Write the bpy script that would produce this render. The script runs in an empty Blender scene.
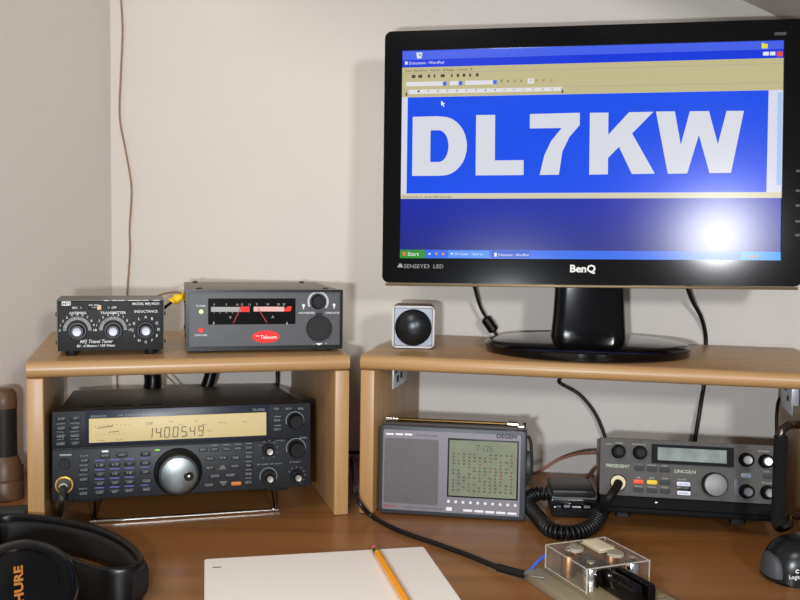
import bpy, bmesh, math, random
from math import sin, cos, pi, radians as R
from mathutils import Vector, Matrix
random.seed(4)
SC = bpy.context.scene
COL = SC.collection
# ------------------------------------------------------------------ camera
F, CH, PITCH, ROLL = 918.8, .3047, .064, -.0139
cr, sr, cp, sp = cos(ROLL), sin(ROLL), cos(PITCH), sin(PITCH)
uw = Vector((0, sp, cp))
cright = Vector((cr, 0, 0)) - uw*sr
cup = Vector((sr, 0, 0)) + uw*cr
cfwd = Vector((0, cp, -sp))
cd = bpy.data.cameras.new('camera'); cam = bpy.data.objects.new('camera', cd); COL.objects.link(cam)
cd.sensor_width = 36; cd.lens = F*36/800; cd.clip_start = .01
m3 = Matrix((cright, cup, -cfwd)).transposed()
cam.matrix_world = Matrix.Translation((0, 0, CH)) @ m3.to_4x4()
SC.camera = cam
def ray(x, y):
    return cright*((x-400)/F) + cup*((300-y)/F) + cfwd
def at(x, y, z=0.0):
    d = ray(x, y); t = (z-CH)/d.z
    return Vector((0, 0, CH)) + d*t
def atY(x, y, Y):
    d = ray(x, y); return Vector((0, 0, CH)) + d*(Y/d.y)
def onplane(x, y, P, n):
    d = ray(x, y); O = Vector((0, 0, CH))
    return O + d*((Vector(P)-O).dot(n)/d.dot(n))
# ------------------------------------------------------------------ materials
def lin(c):
    return tuple(((v/255)/12.92 if v/255 <= .04045 else ((v/255+.055)/1.055)**2.4) for v in c)
MC = {}
def mat(name, rgb, rough=.5, metal=0, spec=.3, emit=None, es=1.0, coat=0, noise=0, nscale=40, bump=0, bscale=400, trans=0, ior=1.45, alpha=1):
    if name in MC: return MC[name]
    m = bpy.data.materials.new(name); m.use_nodes = True
    nt = m.node_tree; b = nt.nodes['Principled BSDF']
    c = lin(rgb)
    b.inputs['Base Color'].default_value = (*c, 1)
    b.inputs['Roughness'].default_value = rough; b.inputs['Metallic'].default_value = metal
    b.inputs['Specular IOR Level'].default_value = spec
    b.inputs['Coat Weight'].default_value = coat; b.inputs['Coat Roughness'].default_value = .05
    b.inputs['Transmission Weight'].default_value = trans; b.inputs['IOR'].default_value = ior
    b.inputs['Alpha'].default_value = alpha
    if emit is not None:
        b.inputs['Emission Color'].default_value = (*lin(emit), 1); b.inputs['Emission Strength'].default_value = es
    tc = nt.nodes.new('ShaderNodeTexCoord')
    if noise:
        n = nt.nodes.new('ShaderNodeTexNoise'); n.inputs['Scale'].default_value = nscale; n.inputs['Detail'].default_value = 4
        nt.links.new(tc.outputs['Object'], n.inputs['Vector'])
        r = nt.nodes.new('ShaderNodeValToRGB')
        r.color_ramp.elements[0].position = .3; r.color_ramp.elements[1].position = .7
        r.color_ramp.elements[0].color = (*[v*(1-noise) for v in c], 1)
        r.color_ramp.elements[1].color = (*[min(1, v*(1+noise)) for v in c], 1)
        nt.links.new(n.outputs['Fac'], r.inputs['Fac']); nt.links.new(r.outputs['Color'], b.inputs['Base Color'])
    if bump:
        n2 = nt.nodes.new('ShaderNodeTexNoise'); n2.inputs['Scale'].default_value = bscale
        nt.links.new(tc.outputs['Object'], n2.inputs['Vector'])
        bp = nt.nodes.new('ShaderNodeBump'); bp.inputs['Strength'].default_value = bump; bp.inputs['Distance'].default_value = .001
        nt.links.new(n2.outputs['Fac'], bp.inputs['Height']); nt.links.new(bp.outputs['Normal'], b.inputs['Normal'])
    MC[name] = m; return m
def wood(name, c1, c2, rough, axis=0, fine=1.0, coat=0):
    m = bpy.data.materials.new(name); m.use_nodes = True; nt = m.node_tree; b = nt.nodes['Principled BSDF']
    tc = nt.nodes.new('ShaderNodeTexCoord'); mp = nt.nodes.new('ShaderNodeMapping')
    s = [60*fine, 60*fine, 60*fine]; s[axis] = 3*fine
    mp.inputs['Scale'].default_value = s
    n = nt.nodes.new('ShaderNodeTexNoise'); n.inputs['Scale'].default_value = 1; n.inputs['Detail'].default_value = 6; n.inputs['Distortion'].default_value = .4
    r = nt.nodes.new('ShaderNodeValToRGB')
    r.color_ramp.elements[0].position = .32; r.color_ramp.elements[0].color = (*lin(c1), 1)
    r.color_ramp.elements[1].position = .68; r.color_ramp.elements[1].color = (*lin(c2), 1)
    nt.links.new(tc.outputs['Object'], mp.inputs['Vector']); nt.links.new(mp.outputs['Vector'], n.inputs['Vector'])
    nt.links.new(n.outputs['Fac'], r.inputs['Fac']); nt.links.new(r.outputs['Color'], b.inputs['Base Color'])
    b.inputs['Roughness'].default_value = rough; b.inputs['Coat Weight'].default_value = coat; b.inputs['Coat Roughness'].default_value = .25
    bp = nt.nodes.new('ShaderNodeBump'); bp.inputs['Strength'].default_value = .12; bp.inputs['Distance'].default_value = .0005
    nt.links.new(n.outputs['Fac'], bp.inputs['Height']); nt.links.new(bp.outputs['Normal'], b.inputs['Normal'])
    return m
beech = wood('beech_laminate', (156, 119, 76), (172, 135, 89), .36)
beech_v = wood('beech_laminate_upright', (158, 121, 77), (174, 137, 90), .42, axis=2)
desk_w = wood('brown_desk_laminate', (124, 80, 42), (144, 97, 52), .32, fine=.7)
wallm = mat('painted_wall', (216, 209, 201), .85, noise=.02, nscale=3, bump=.25, bscale=260)
wall2m = mat('painted_side_wall', (214, 206, 197), .85, noise=.02, nscale=3, bump=.25, bscale=260)
ceilm = mat('painted_slope', (196, 192, 186), .9, bump=.2, bscale=200)
floorm = mat('floor_covering', (120, 105, 90), .8, noise=.15)
black = mat('black_plastic', (10, 10, 11), .3)
blackgl = mat('gloss_black', (6, 6, 7), .1, spec=.35)
blackrub = mat('black_rubber', (18, 18, 18), .6)
blackmet = mat('black_painted_metal', (34, 33, 33), .42, bump=.3, bscale=900)
foam = mat('black_foam', (12, 12, 12), .95, bump=.8, bscale=1500)
white_ink = mat('white_print', (215, 215, 212), .5)
dim_ink = mat('grey_print', (140, 142, 142), .5)
chrome = mat('chrome', (225, 225, 222), .12, metal=1)
brushed = mat('brushed_aluminium', (205, 205, 210), .28, metal=1, bump=.2, bscale=600)
gold = mat('brass', (205, 160, 80), .25, metal=1)
darkchrome = mat('dark_metal', (95, 92, 88), .25, metal=1)
# ------------------------------------------------------------------ mesh builder
class MB:
    def __init__(s): s.bm = bmesh.new()
    def _add(s, tmp, M=None):
        if M is not None: bmesh.ops.transform(tmp, matrix=M, verts=tmp.verts)
        me = bpy.data.meshes.new('x'); tmp.to_mesh(me); s.bm.from_mesh(me); bpy.data.meshes.remove(me); tmp.free(); return s
    def box(s, x0, x1, y0, y1, z0, z1, bev=0, seg=2, M=None):
        b = bmesh.new(); bmesh.ops.create_cube(b, size=1)
        for v in b.verts: v.co = Vector((x0+(v.co.x+.5)*(x1-x0), y0+(v.co.y+.5)*(y1-y0), z0+(v.co.z+.5)*(z1-z0)))
        if bev: bmesh.ops.bevel(b, geom=b.edges[:], offset=bev, segments=seg, profile=.5, affect='EDGES')
        return s._add(b, M)
    def rbox(s, x0, x1, y0, y1, z0, z1, r, bev=0, axis='y', seg=6, M=None):
        """box with corners rounded (radius r) in the plane across the axis"""
        if axis == 'y': a0, a1, b0, b1 = x0, x1, z0, z1
        elif axis == 'z': a0, a1, b0, b1 = x0, x1, y0, y1
        else: a0, a1, b0, b1 = y0, y1, z0, z1
        pts = []
        for cx, cy, st in ((a1-r, b1-r, 0), (a0+r, b1-r, 90), (a0+r, b0+r, 180), (a1-r, b0+r, 270)):
            for k in range(seg+1):
                a = R(st+90*k/seg); pts.append((cx+r*cos(a), cy+r*sin(a)))
        lo, hi = (y0, y1) if axis == 'y' else ((z0, z1) if axis == 'z' else (x0, x1))
        return s.prism(pts, lo, hi, axis, bev, M)
    def prism(s, pts, lo, hi, axis='y', bev=0, M=None):
        b = bmesh.new()
        def P(p, t): return (p[0], t, p[1]) if axis == 'y' else ((p[0], p[1], t) if axis == 'z' else (t, p[0], p[1]))
        v0 = [b.verts.new(P(p, lo)) for p in pts]; v1 = [b.verts.new(P(p, hi)) for p in pts]
        n = len(pts); f0 = b.faces.new(v0); f1 = b.faces.new(v1)
        for i in range(n): b.faces.new((v0[i], v0[(i+1) % n], v1[(i+1) % n], v1[i]))
        bmesh.ops.recalc_face_normals(b, faces=b.faces)
        if bev:
            ed = list(set(list(f0.edges)+list(f1.edges)))
            bmesh.ops.bevel(b, geom=ed, offset=bev, segments=2, profile=.5, affect='EDGES')
        return s._add(b, M)
    def lathe(s, prof, seg=32, M=None):
        """prof (r, h) turned round local z"""
        b = bmesh.new(); rings = []
        for r, h in prof:
            if r < 1e-7: rings.append([b.verts.new((0, 0, h))])
            else: rings.append([b.verts.new((r*cos(2*pi*k/seg), r*sin(2*pi*k/seg), h)) for k in range(seg)])
        for A, B in zip(rings, rings[1:]):
            for k in range(seg):
                k2 = (k+1) % seg
                if len(A) == 1 and len(B) > 1: b.faces.new((A[0], B[k], B[k2]))
                elif len(B) == 1 and len(A) > 1: b.faces.new((A[k], A[k2], B[0]))
                elif len(A) > 1: b.faces.new((A[k], A[k2], B[k2], B[k]))
        for ring in (rings[0], rings[-1]):
            if len(ring) > 1: b.faces.new(ring)
        bmesh.ops.recalc_face_normals(b, faces=b.faces)
        return s._add(b, M)
    def front(s, u, v, y0, prof, seg=28):
        """lathe whose axis comes out of the front panel (towards -Y) at u, v"""
        M = Matrix.Translation((u, y0, v)) @ Matrix.Rotation(pi/2, 4, 'X')
        return s.lathe(prof, seg, M)
    def tube(s, pts, r, seg=10, smooth=6, cap=True):
        pts = [Vector(p) for p in pts]
        if smooth and len(pts) > 2:
            out = []
            for i in range(len(pts)-1):
                p0 = pts[max(i-1, 0)]; p1 = pts[i]; p2 = pts[i+1]; p3 = pts[min(i+2, len(pts)-1)]
                for k in range(smooth):
                    t = k/smooth
                    out.append(.5*((2*p1)+(-p0+p2)*t+(2*p0-5*p1+4*p2-p3)*t*t+(-p0+3*p1-3*p2+p3)*t**3))
            out.append(pts[-1]); pts = out
        b = bmesh.new(); rings = []; nrm = None
        for i, p in enumerate(pts):
            t = (pts[min(i+1, len(pts)-1)]-pts[max(i-1, 0)]).normalized()
            if nrm is None: nrm = t.orthogonal().normalized()
            nrm = (nrm-t*nrm.dot(t)).normalized(); bn = t.cross(nrm)
            rr = r(i/(len(pts)-1)) if callable(r) else r
            rings.append([b.verts.new(p+(nrm*cos(2*pi*k/seg)+bn*sin(2*pi*k/seg))*rr) for k in range(seg)])
        for A, B in zip(rings, rings[1:]):
            for k in range(seg): b.faces.new((A[k], A[(k+1) % seg], B[(k+1) % seg], B[k]))
        if cap: b.faces.new(rings[0]); b.faces.new(rings[-1])
        bmesh.ops.recalc_face_normals(b, faces=b.faces)
        return s._add(b)
    def poly(s, pts3):
        vs = [s.bm.verts.new(p) for p in pts3]; s.bm.faces.new(vs); return s
    def flat(s, pts, y):
        """flat printed polygon on a front panel (x, z)"""
        a = sum(pts[i][0]*pts[(i+1) % len(pts)][1]-pts[(i+1) % len(pts)][0]*pts[i][1] for i in range(len(pts)))
        if a < 0: pts = pts[::-1]
        return s.poly([(p[0], y, p[1]) for p in pts])
    def rect(s, x0, x1, z0, z1, y):
        return s.flat([(x0, z0), (x1, z0), (x1, z1), (x0, z1)], y)
    def ring(s, u, v, r0, r1, y, a0=0, a1=360, seg=40):
        for k in range(seg):
            a = R(a0+(a1-a0)*k/seg); b = R(a0+(a1-a0)*(k+1)/seg)
            s.flat([(u+r0*cos(a), v+r0*sin(a)), (u+r1*cos(a), v+r1*sin(a)), (u+r1*cos(b), v+r1*sin(b)), (u+r0*cos(b), v+r0*sin(b))], y)
        return s
    def disc(s, u, v, ru, rv, y, seg=32):
        return s.flat([(u+ru*cos(2*pi*k/seg), v+rv*sin(2*pi*k/seg)) for k in range(seg)], y)
    def text(s, body, h, u, v, y, bold=0, width=None, shear=0, M=None, rot=0):
        cu = bpy.data.curves.new('t', 'FONT'); cu.body = body; cu.size = 1; cu.resolution_u = 2
        cu.offset = bold; cu.shear = shear
        o = bpy.data.objects.new('t', cu); COL.objects.link(o)
        dg = bpy.context.evaluated_depsgraph_get(); me = bpy.data.meshes.new_from_object(o.evaluated_get(dg))
        bpy.data.objects.remove(o); bpy.data.curves.remove(cu)
        if not me.vertices: return s
        xs = [q.co.x for q in me.vertices]; ys = [q.co.y for q in me.vertices]
        cx, cy = (min(xs)+max(xs))/2, (min(ys)+max(ys))/2
        kh = h/.72; kw = kh if width is None else width/(max(xs)-min(xs))
        base = .36 if width is not None or True else cy
        for q in me.vertices:
            x, z = (q.co.x-cx)*kw, (q.co.y-base)*kh
            x, z = x*cos(rot)-z*sin(rot), x*sin(rot)+z*cos(rot)
            q.co = (u+x, y, v+z)
        if M is not None: me.transform(M)
        s.bm.from_mesh(me); bpy.data.meshes.remove(me); return s
    def build(s, name, m, parent=None, loc=None, sharp=35, smooth=True, label=None):
        bmesh.ops.remove_doubles(s.bm, verts=s.bm.verts, dist=1e-6) if False else None
        me = bpy.data.meshes.new(name); s.bm.to_mesh(me); s.bm.free()
        me.materials.append(m)
        if smooth:
            me.polygons.foreach_set('use_smooth', [True]*len(me.polygons))
            me.set_sharp_from_angle(angle=R(sharp))
        o = bpy.data.objects.new(name, me); COL.objects.link(o)
        if parent: o.parent = parent
        if loc: o.location = loc
        if label: o['label'] = label
        return o
def tag(o, label, cat, group=None, kind=None):
    o['label'] = label; o['category'] = cat
    if group: o['group'] = group
    if kind: o['kind'] = kind
    return o
def struct(o): o['kind'] = 'structure'; return o
def empty(name, loc, rot=(0, 0, 0)):
    o = bpy.data.objects.new(name, None); COL.objects.link(o); o.location = loc; o.rotation_euler = rot
    o.empty_display_size = .02; return o
def homog(quad, W, H):
    """measured corners (TL, TR, BR, BL) -> panel metres"""
    dst = [(0, H), (W, H), (W, 0), (0, 0)]; A = []; B = []
    for (x, y), (u, v) in zip(quad, dst):
        A.append([x, y, 1, 0, 0, 0, -u*x, -u*y]); B.append(u)
        A.append([0, 0, 0, x, y, 1, -v*x, -v*y]); B.append(v)
    n = 8
    for i in range(n):
        p = max(range(i, n), key=lambda k: abs(A[k][i])); A[i], A[p] = A[p], A[i]; B[i], B[p] = B[p], B[i]
        for k in range(n):
            if k != i:
                f = A[k][i]/A[i][i]; A[k] = [a-f*b for a, b in zip(A[k], A[i])]; B[k] -= f*B[i]
    h = [B[i]/A[i][i] for i in range(n)]
    return lambda x, y: ((h[0]*x+h[1]*y+h[2])/(h[6]*x+h[7]*y+1), (h[3]*x+h[4]*y+h[5])/(h[6]*x+h[7]*y+1))
def knob_prof(r, h, tip=.8, skirt=0, sr_=0):
    p = []
    if skirt: p += [(sr_ or r*1.3, 0), (sr_ or r*1.3, skirt*.7), ((sr_ or r*1.3)*.93, skirt)]
    p += [(r, skirt), (r*tip*1.03, h-.0008), (r*tip*.95, h), (0, h)]
    return p
# ------------------------------------------------------------------ setting
RX, RY, RA = -.0432, 1.0085, -.2288      # left front corner and yaw of the right shelf = wall frame
LX, LY, LA = -.3725, .9103, .2837
H, T, TP = .1788, .0167, .0161
WB = .252
def wl(L, Y, z=0):  # wall-aligned coordinates
    return Vector((RX+L*cos(RA)-Y*sin(RA), RY+L*sin(RA)+Y*cos(RA), z))
def ll(L, Y, z=0):
    return Vector((LX+L*cos(LA)-Y*sin(LA), LY+L*sin(LA)+Y*cos(LA), z))
CORN = wl(-.4518, WB)
ldir = Vector((-.30, -.954, 0)).normalized()
FZ = -.74
def wallpoly(name, a, b, z0, z1, thick, m):
    d = (b-a).normalized(); n = Vector((-d.y, d.x, 0))*thick
    mb = MB(); mb.prism([(a.x, a.y), (b.x, b.y), (b.x+n.x, b.y+n.y), (a.x+n.x, a.y+n.y)], z0, z1, 'z')
    return struct(mb.build(name, m, smooth=False))
wallpoly('wall_back', CORN, wl(1.6, WB), FZ, 2.0, .1, wallm)
wallpoly('wall_left', CORN+ldir*1.6, CORN, FZ, 2.0, .1, wall2m)
mb = MB(); mb.box(-3, 3, -3, 3, FZ-.05, FZ); struct(mb.build('floor', floorm, smooth=False))
# sloping ceiling that comes down towards the right
A_, B_ = onplane(742, 0, wl(0, WB), wl(0, 1)-wl(0, 0)), onplane(776, 16, wl(0, WB), wl(0, 1)-wl(0, 0))
sd = (B_-A_); p0 = A_-sd*14; p1 = A_+sd*22; nn = (wl(0, 1)-wl(0, 0))
mb = MB(); q0, q1 = p0-nn*.55, p1-nn*.55; upv = Vector((.3, 0, .5)).normalized()*.05
bmv = [mb.bm.verts.new(v) for v in (p0, p1, q1, q0, p0+upv, p1+upv, q1+upv, q0+upv)]
for f in ((0, 1, 2, 3), (7, 6, 5, 4), (0, 4, 5, 1), (1, 5, 6, 2), (2, 6, 7, 3), (3, 7, 4, 0)): mb.bm.faces.new([bmv[i] for i in f])
struct(mb.build('ceiling', ceilm, smooth=False))
# desk
desk = empty('desk', (0, .9, FZ))
tag(desk, 'brown wood-effect desk carrying all the radios, filling the corner', 'desk')
fl = CORN+ldir*.95
pts = [CORN, wl(1.25, WB), Vector((1.25, .42, 0)), Vector((fl.x, .42, 0)), fl]
ctr = Vector((0, .9, FZ))
mb = MB(); e = .0015
pp = [(CORN.x+.003, CORN.y-.003), (wl(1.25, WB).x, wl(1.25, WB-.0015).y), (1.18, .42), (fl.x+.01, .42), (fl.x+.002, fl.y)]
mb.prism([(x-ctr.x, y-ctr.y) for x, y in pp], -.028-FZ, -FZ, 'z'); mb.build('desktop', desk_w, desk, smooth=False)
for x in (-.55, 1.05):
    mb = MB(); mb.box(x-.012, x+.012, -.40, .02, 0, -.0285-FZ); mb.build('side_panel', desk_w, desk, smooth=False)
# shelf units
def shelf(name, loc, yaw, W, D, label, g):
    o = empty(name, loc, (0, 0, yaw)); tag(o, label, 'shelf', g)
    mb = MB()
    r = T/2*.9
    prof = [(D, H-T), (D, H)]
    for k in range(9):
        a = R(90+180*k/8); prof.append((r+r*cos(a), H-T/2+(T/2)*sin(a)))
    b = bmesh.new()
    mb.prism(prof, 0, W, 'x'); mb.build('shelf_board', beech, o, sharp=25)
    for x in (0, W-TP):
        mb = MB(); mb.box(x, x+TP, .002, D-.002, .0003, H-T-.0003, .0015); mb.build('side_panel', beech_v, o)
    return o
LSH = shelf('desk_shelf', (LX, LY, 0), LA, .332, .296, 'left beech shelf unit straddling the large transceiver', None)
RSH = shelf('desk_shelf', (RX, RY, 0), RA, .474+TP, .2460, 'right beech shelf unit that carries the monitor', None)
brk = mat('zinc_plate', (200, 204, 210), .4, metal=.4)
hole = mat('dark_hole', (20, 20, 22), .6)
mb = MB(); mb.box(TP+.0002, TP+.002, .085, .160, H-T-.034, H-T-.002, .0006); pb = mb.build('bracket', brk, RSH)
mb = MB()
for y, z in ((.105, .024), (.125, .022), (.145, .016), (.098, .012)): mb.box(TP+.0021, TP+.0028, y-.004, y+.004, H-T-z-.004, H-T-z+.004, .0003)
mb.build('screw_slot', hole, pb)
xr = .474
mb = MB(); mb.box(xr-.002, xr-.0002, .14, .21, H-T-.05, H-T-.002, .0006); mb.box(xr-.010, xr-.0021, .10, .112, H-T-.032, H-T-.002, .0006); pb = mb.build('bracket', brk, RSH)
mb = MB()
for y, z in ((.16, .014), (.18, .024), (.165, .034)): mb.box(xr-.0028, xr-.0021, y-.004, y+.004, H-T-z-.003, H-T-z+.003, .0003)
mb.build('screw_slot', hole, pb)
# ------------------------------------------------------------------ monitor
ML = .42; MH = .2399
mon_base = wl(.2435, .118, H)
mon = empty('computer_monitor', mon_base, (0, 0, -.15))
tag(mon, 'black widescreen computer monitor showing big white letters DL7KW on blue', 'monitor')
Binv = (Matrix.Translation(mon_base) @ Matrix.Rotation(-.15, 4, 'Z')).inverted()
sBL = Binv @ Vector((-.0005, 1.0665, .2849))
# screen frame: local x right, y into, z up with tilt .058 and small roll .0106
Ms = Matrix.Translation(sBL) @ Matrix.Rotation(-.058, 4, 'X') @ Matrix.Rotation(-.0106, 4, 'Y')
squad = [(402.5, 51), (782, 39.7), (781.7, 262.5), (401, 257.3)]
hs = homog(squad, ML, MH)
def S(pts): return [hs(x, y) for x, y in pts]
bL, bR, bB, bT = .0205, .0215, .0285, .0225
sil = mat('dark_hinge', (10, 10, 11), .3)
mb = MB()   # outer ring bezel
def frame_ring(mb, x0, x1, z0, z1, X0, X1, Z0, Z1, y0, y1, r):
    outer = []; inner = []
    for cx, cz, st in ((X1-r, Z1-r, 0), (X0+r, Z1-r, 90), (X0+r, Z0+r, 180), (X1-r, Z0+r, 270)):
        for k in range(7):
            a = R(st+15*k); outer.append((cx+r*cos(a), cz+r*sin(a)))
    ic = [(x1, z1), (x0, z1), (x0, z0), (x1, z0)]
    for c in ic: inner += [c]*7
    n = len(outer)
    # front ring
    for i in range(n):
        j = (i+1) % n
        P = [(inner[i][0], y0, inner[i][1]), (outer[i][0], y0, outer[i][1]), (outer[j][0], y0, outer[j][1]), (inner[j][0], y0, inner[j][1])]
        if inner[i] == inner[j]: P = P[:3]
        mb.poly(P[::-1])
        mb.poly([(outer[i][0], y0, outer[i][1]), (outer[i][0], y1, outer[i][1]), (outer[j][0], y1, outer[j][1]), (outer[j][0], y0, outer[j][1])][::-1])
        if inner[i] != inner[j]:
            mb.poly([(inner[i][0], y0, inner[i][1]), (inner[j][0], y0, inner[j][1]), (inner[j][0], y1, inner[j][1]), (inner[i][0], y1, inner[i][1])][::-1])
    bmesh.ops.remove_doubles(mb.bm, verts=mb.bm.verts, dist=1e-6)
    bmesh.ops.recalc_face_normals(mb.bm, faces=mb.bm.faces)
frame_ring(mb, 0, ML, 0, MH, -bL, ML+bR, -bB, MH+bT, -.0025, .012, .008)
bez = mb.build('bezel', blackgl, mon); bez.matrix_local = Ms
mb = MB(); mb.rbox(-bL+.001, ML+bR-.001, .012, .030, -bB+.001, MH+bT-.001, .008, .004)
mb.rbox(.06, ML-.06, .030, .052, .01, MH-.02, .02, .008)
bk = mb.build('back_shell', black, mon); bk.matrix_local = Ms
gl = mb = MB(); mb.box(-bL+.004, ML+bR-.004, -.0045, .004, -bB-.0035, -bB-.0003, .0008)
lip = mb.build('bottom_trim', mat('bronze_trim', (110, 92, 66), .35, metal=.3), mon); lip.matrix_local = Ms
# screen surface = desktop
def scr(name, rgb, es=1.0):
    return mat(name, (4, 4, 5), .2, emit=rgb, es=es, spec=.3)
def deskgrad():
    m = bpy.data.materials.new('screen_desktop'); m.use_nodes = True; nt = m.node_tree; b = nt.nodes['Principled BSDF']
    b.inputs['Base Color'].default_value = (.002, .002, .003, 1); b.inputs['Roughness'].default_value = .2; b.inputs['Specular IOR Level'].default_value = .3
    tc = nt.nodes.new('ShaderNodeTexCoord'); sx = nt.nodes.new('ShaderNodeSeparateXYZ'); mr = nt.nodes.new('ShaderNodeMapRange')
    mr.inputs['From Min'].default_value = 0; mr.inputs['From Max'].default_value = MH
    r = nt.nodes.new('ShaderNodeValToRGB')
    r.color_ramp.elements[0].position = 0; r.color_ramp.elements[0].color = (*lin((6, 20, 122)), 1)
    r.color_ramp.elements[1].position = 1; r.color_ramp.elements[1].color = (*lin((66, 96, 232)), 1)
    el = r.color_ramp.elements.new(.28); el.color = (*lin((8, 34, 165)), 1)
    nt.links.new(tc.outputs['Object'], sx.inputs[0]); nt.links.new(sx.outputs['Z'], mr.inputs['Value']); nt.links.new(mr.outputs[0], r.inputs['Fac'])
    nt.links.new(r.outputs['Color'], b.inputs['Emission Color']); b.inputs['Emission Strength'].default_value = 1
    return m
mb = MB(); mb.box(0, ML, 0, .006, 0, MH); scn = mb.build('screen', deskgrad(), mon, smooth=False); scn.matrix_local = Ms
def spart(name, rgb, fn, es=1.0, lvl=1, m=None):
    mb = MB(); fn(mb, -.0002*lvl); o = mb.build(name, m or scr('screen_'+name+str(len(MC)), rgb, es), scn, smooth=False); return o
def q4(mb, y, a, b, c, d): mb.flat(S([a, b, c, d]), y)
# window pieces (photo pixels of the flat screen picture)
spart('title_bar', (14, 54, 216), lambda mb, y: q4(mb, y, (402.4, 60), (782, 48.3), (782, 57.3), (402.3, 67.5)))
spart('tool_bar', (192, 183, 138), lambda mb, y: q4(mb, y, (402.3, 67.5), (782, 57.3), (782, 89.5), (402.1, 96.8)))
def _doc(mb, y): q4(mb, y, (402.1, 96.8), (782, 89.5), (781.8, 193.5), (401.5, 193.5))
spart('document_margin', (214, 216, 232), _doc)
spart('document', (14, 76, 232), lambda mb, y: q4(mb, y, (407.8, 97), (767.3, 90), (766.3, 193), (407, 192.7)), lvl=2)
spart('status_bar', (208, 202, 172), lambda mb, y: q4(mb, y, (401.5, 193.3), (781.8, 193.2), (781.8, 199), (401.5, 198)), lvl=2)
spart('scroll_bar', (168, 196, 240), lambda mb, y: q4(mb, y, (776.5, 92), (781, 92), (781, 186), (776.5, 186)), lvl=3)
spart('task_bar', (40, 104, 232), lambda mb, y: q4(mb, y, (401.1, 248.7), (781.8, 253.6), (781.8, 262.5), (401, 257.3)))
spart('start_button', (50, 140, 48), lambda mb, y: q4(mb, y, (401.1, 248.7), (425.5, 249), (425.5, 257.6), (401, 257.3)), lvl=2)
def _btn(mb, y):
    q4(mb, y, (448.5, 249.8), (489, 250.3), (489, 257.6), (448.5, 257.1))
spart('task_button', (70, 140, 240), _btn, lvl=2)
spart('task_button', (26, 74, 200), lambda mb, y: q4(mb, y, (491, 250.4), (529, 251), (529, 258.2), (491, 257.7)), lvl=2)
for f_ in (lambda mb, y: q4(mb, y, (406, 81.8), (444, 81), (444, 85.3), (406, 86.2)), lambda mb, y: q4(mb, y, (449, 80.8), (459, 80.6), (459, 84.8), (449, 85.1)), lambda mb, y: q4(mb, y, (464, 80.4), (493, 79.9), (493, 84), (464, 84.7))):
    spart('input_field', (222, 222, 226), f_, lvl=2)
spart('ruler', (222, 222, 226), lambda mb, y: q4(mb, y, (408.5, 89.5), (560, 86.8), (560, 90.5), (408.5, 93.8)), lvl=2)
spart('selected_tool', (222, 222, 226), lambda mb, y: q4(mb, y, (526, 78.2), (532, 78), (532, 83.2), (526, 83.4)), lvl=2)
for x, yy in ((444, 83.4), (459.5, 82.9), (493.5, 81.8)):
    spart('drop_down_arrow', (60, 110, 220), lambda mb, y: q4(mb, y, (x-1.8, yy-2), (x+1.8, yy-2), (x+1.8, yy+2), (x-1.8, yy+2)), lvl=3)
def stext(mb, y, s, x0, x1, yc, h):
    u0, v0 = hs(x0, yc); u1, v1 = hs(x1, yc); um = (u0+u1)/2; uh, vh = hs((x0+x1)/2, yc-h/2); ul, vl = hs((x0+x1)/2, yc+h/2)
    mb.text(s, vh-vl, um, (vh+vl)/2, y, width=u1-u0)
def _ttl(mb, y):
    stext(mb, y, 'Dokument - WordPad', 409, 443, 62.6, 3)
    stext(mb, y, 'DX Cluster - Telnet to...', 455, 484, 253.5, 2.6); stext(mb, y, 'Dokument - WordPad', 498, 528, 254.7, 2.6)
    q4(mb, y, (405, 61.5), (407.5, 61.4), (407.5, 64.5), (405, 64.6)); q4(mb, y, (494, 252.5), (496.5, 252.5), (496.5, 256.3), (494, 256.3))
    q4(mb, y, (761, 51.5), (767, 51.3), (767, 55), (761, 55.2)); q4(mb, y, (768, 51.3), (773.5, 51.1), (773.5, 54.9), (768, 55))
    pass
spart('mouse_pointer', (235, 238, 246), lambda mb, y: mb.flat(S([(440.5, 100.5), (444.5, 103.5), (442.9, 104), (443.9, 106.3), (443, 106.6), (442, 104.4), (440.8, 105.6)]), y), lvl=4)
def _ic(mb, y):
    # small round icons on the left of the task bar
    for x in (430, 452): mb.disc(*hs(x, 253.2), .0014, .0014, y)
spart('light_lettering', (225, 230, 240), _ttl, lvl=4); spart('quick_icon', (200, 215, 240), _ic, lvl=4)
spart('start_lettering', (240, 250, 235), lambda mb, y: stext(mb, y, 'Start', 408.5, 419.5, 253, 4), lvl=4)
def _drk(mb, y):
    for i, (x0, x1, s) in enumerate(((405.5, 412, 'Datei'), (414, 427, 'Bearbeiten'), (429.5, 440, 'Ansicht'), (442.5, 454, 'Einfuegen'), (456.5, 467, 'Format'), (469, 471.5, '?'))): stext(mb, y, s, x0, x1, 70.6-i*.35, 2.2)
    for i, x in enumerate((413.5, 420, 442, 428.5, 434, 451, 457, 463, 469, 476)):
        yy = 76.5-(x-405)*.026
        w = (1.9, 2, 2, 1.1, .8, .8, 1.2, 1.3, 1, 1.4)[i]
        q4(mb, y, (x-w, yy-1.4), (x+w, yy-1.6), (x+w, yy+1.5), (x-w, yy+1.7))
    for x, s in ((500.5, 'F'), (507, 'K'), (513, 'U'), (519.5, 'A'), (529, '='), (535, '='), (541.5, '='), (549.5, ':')): stext(mb, y, s, x-1.2, x+1.2, 80.8-(x-500)*.02, 3)
    for i in range(16): stext(mb, y, str(i+1), 417.5+i*9.4, 419.5+i*9.4, 91-i*.155, 2)
    stext(mb, y, 'Druecken Sie F1, um die Hilfe aufzurufen.', 403.5, 452, 196, 2.2)
    for x in (406.5, 560.5): q4(mb, y, (x-.8, 92.5-(x-406)*.017), (x+.8, 92.5-(x-406)*.017), (x+.8, 95.5-(x-406)*.017), (x-.8, 95.5-(x-406)*.017))
spart('dark_lettering', (70, 66, 50), _drk, lvl=4)
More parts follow.
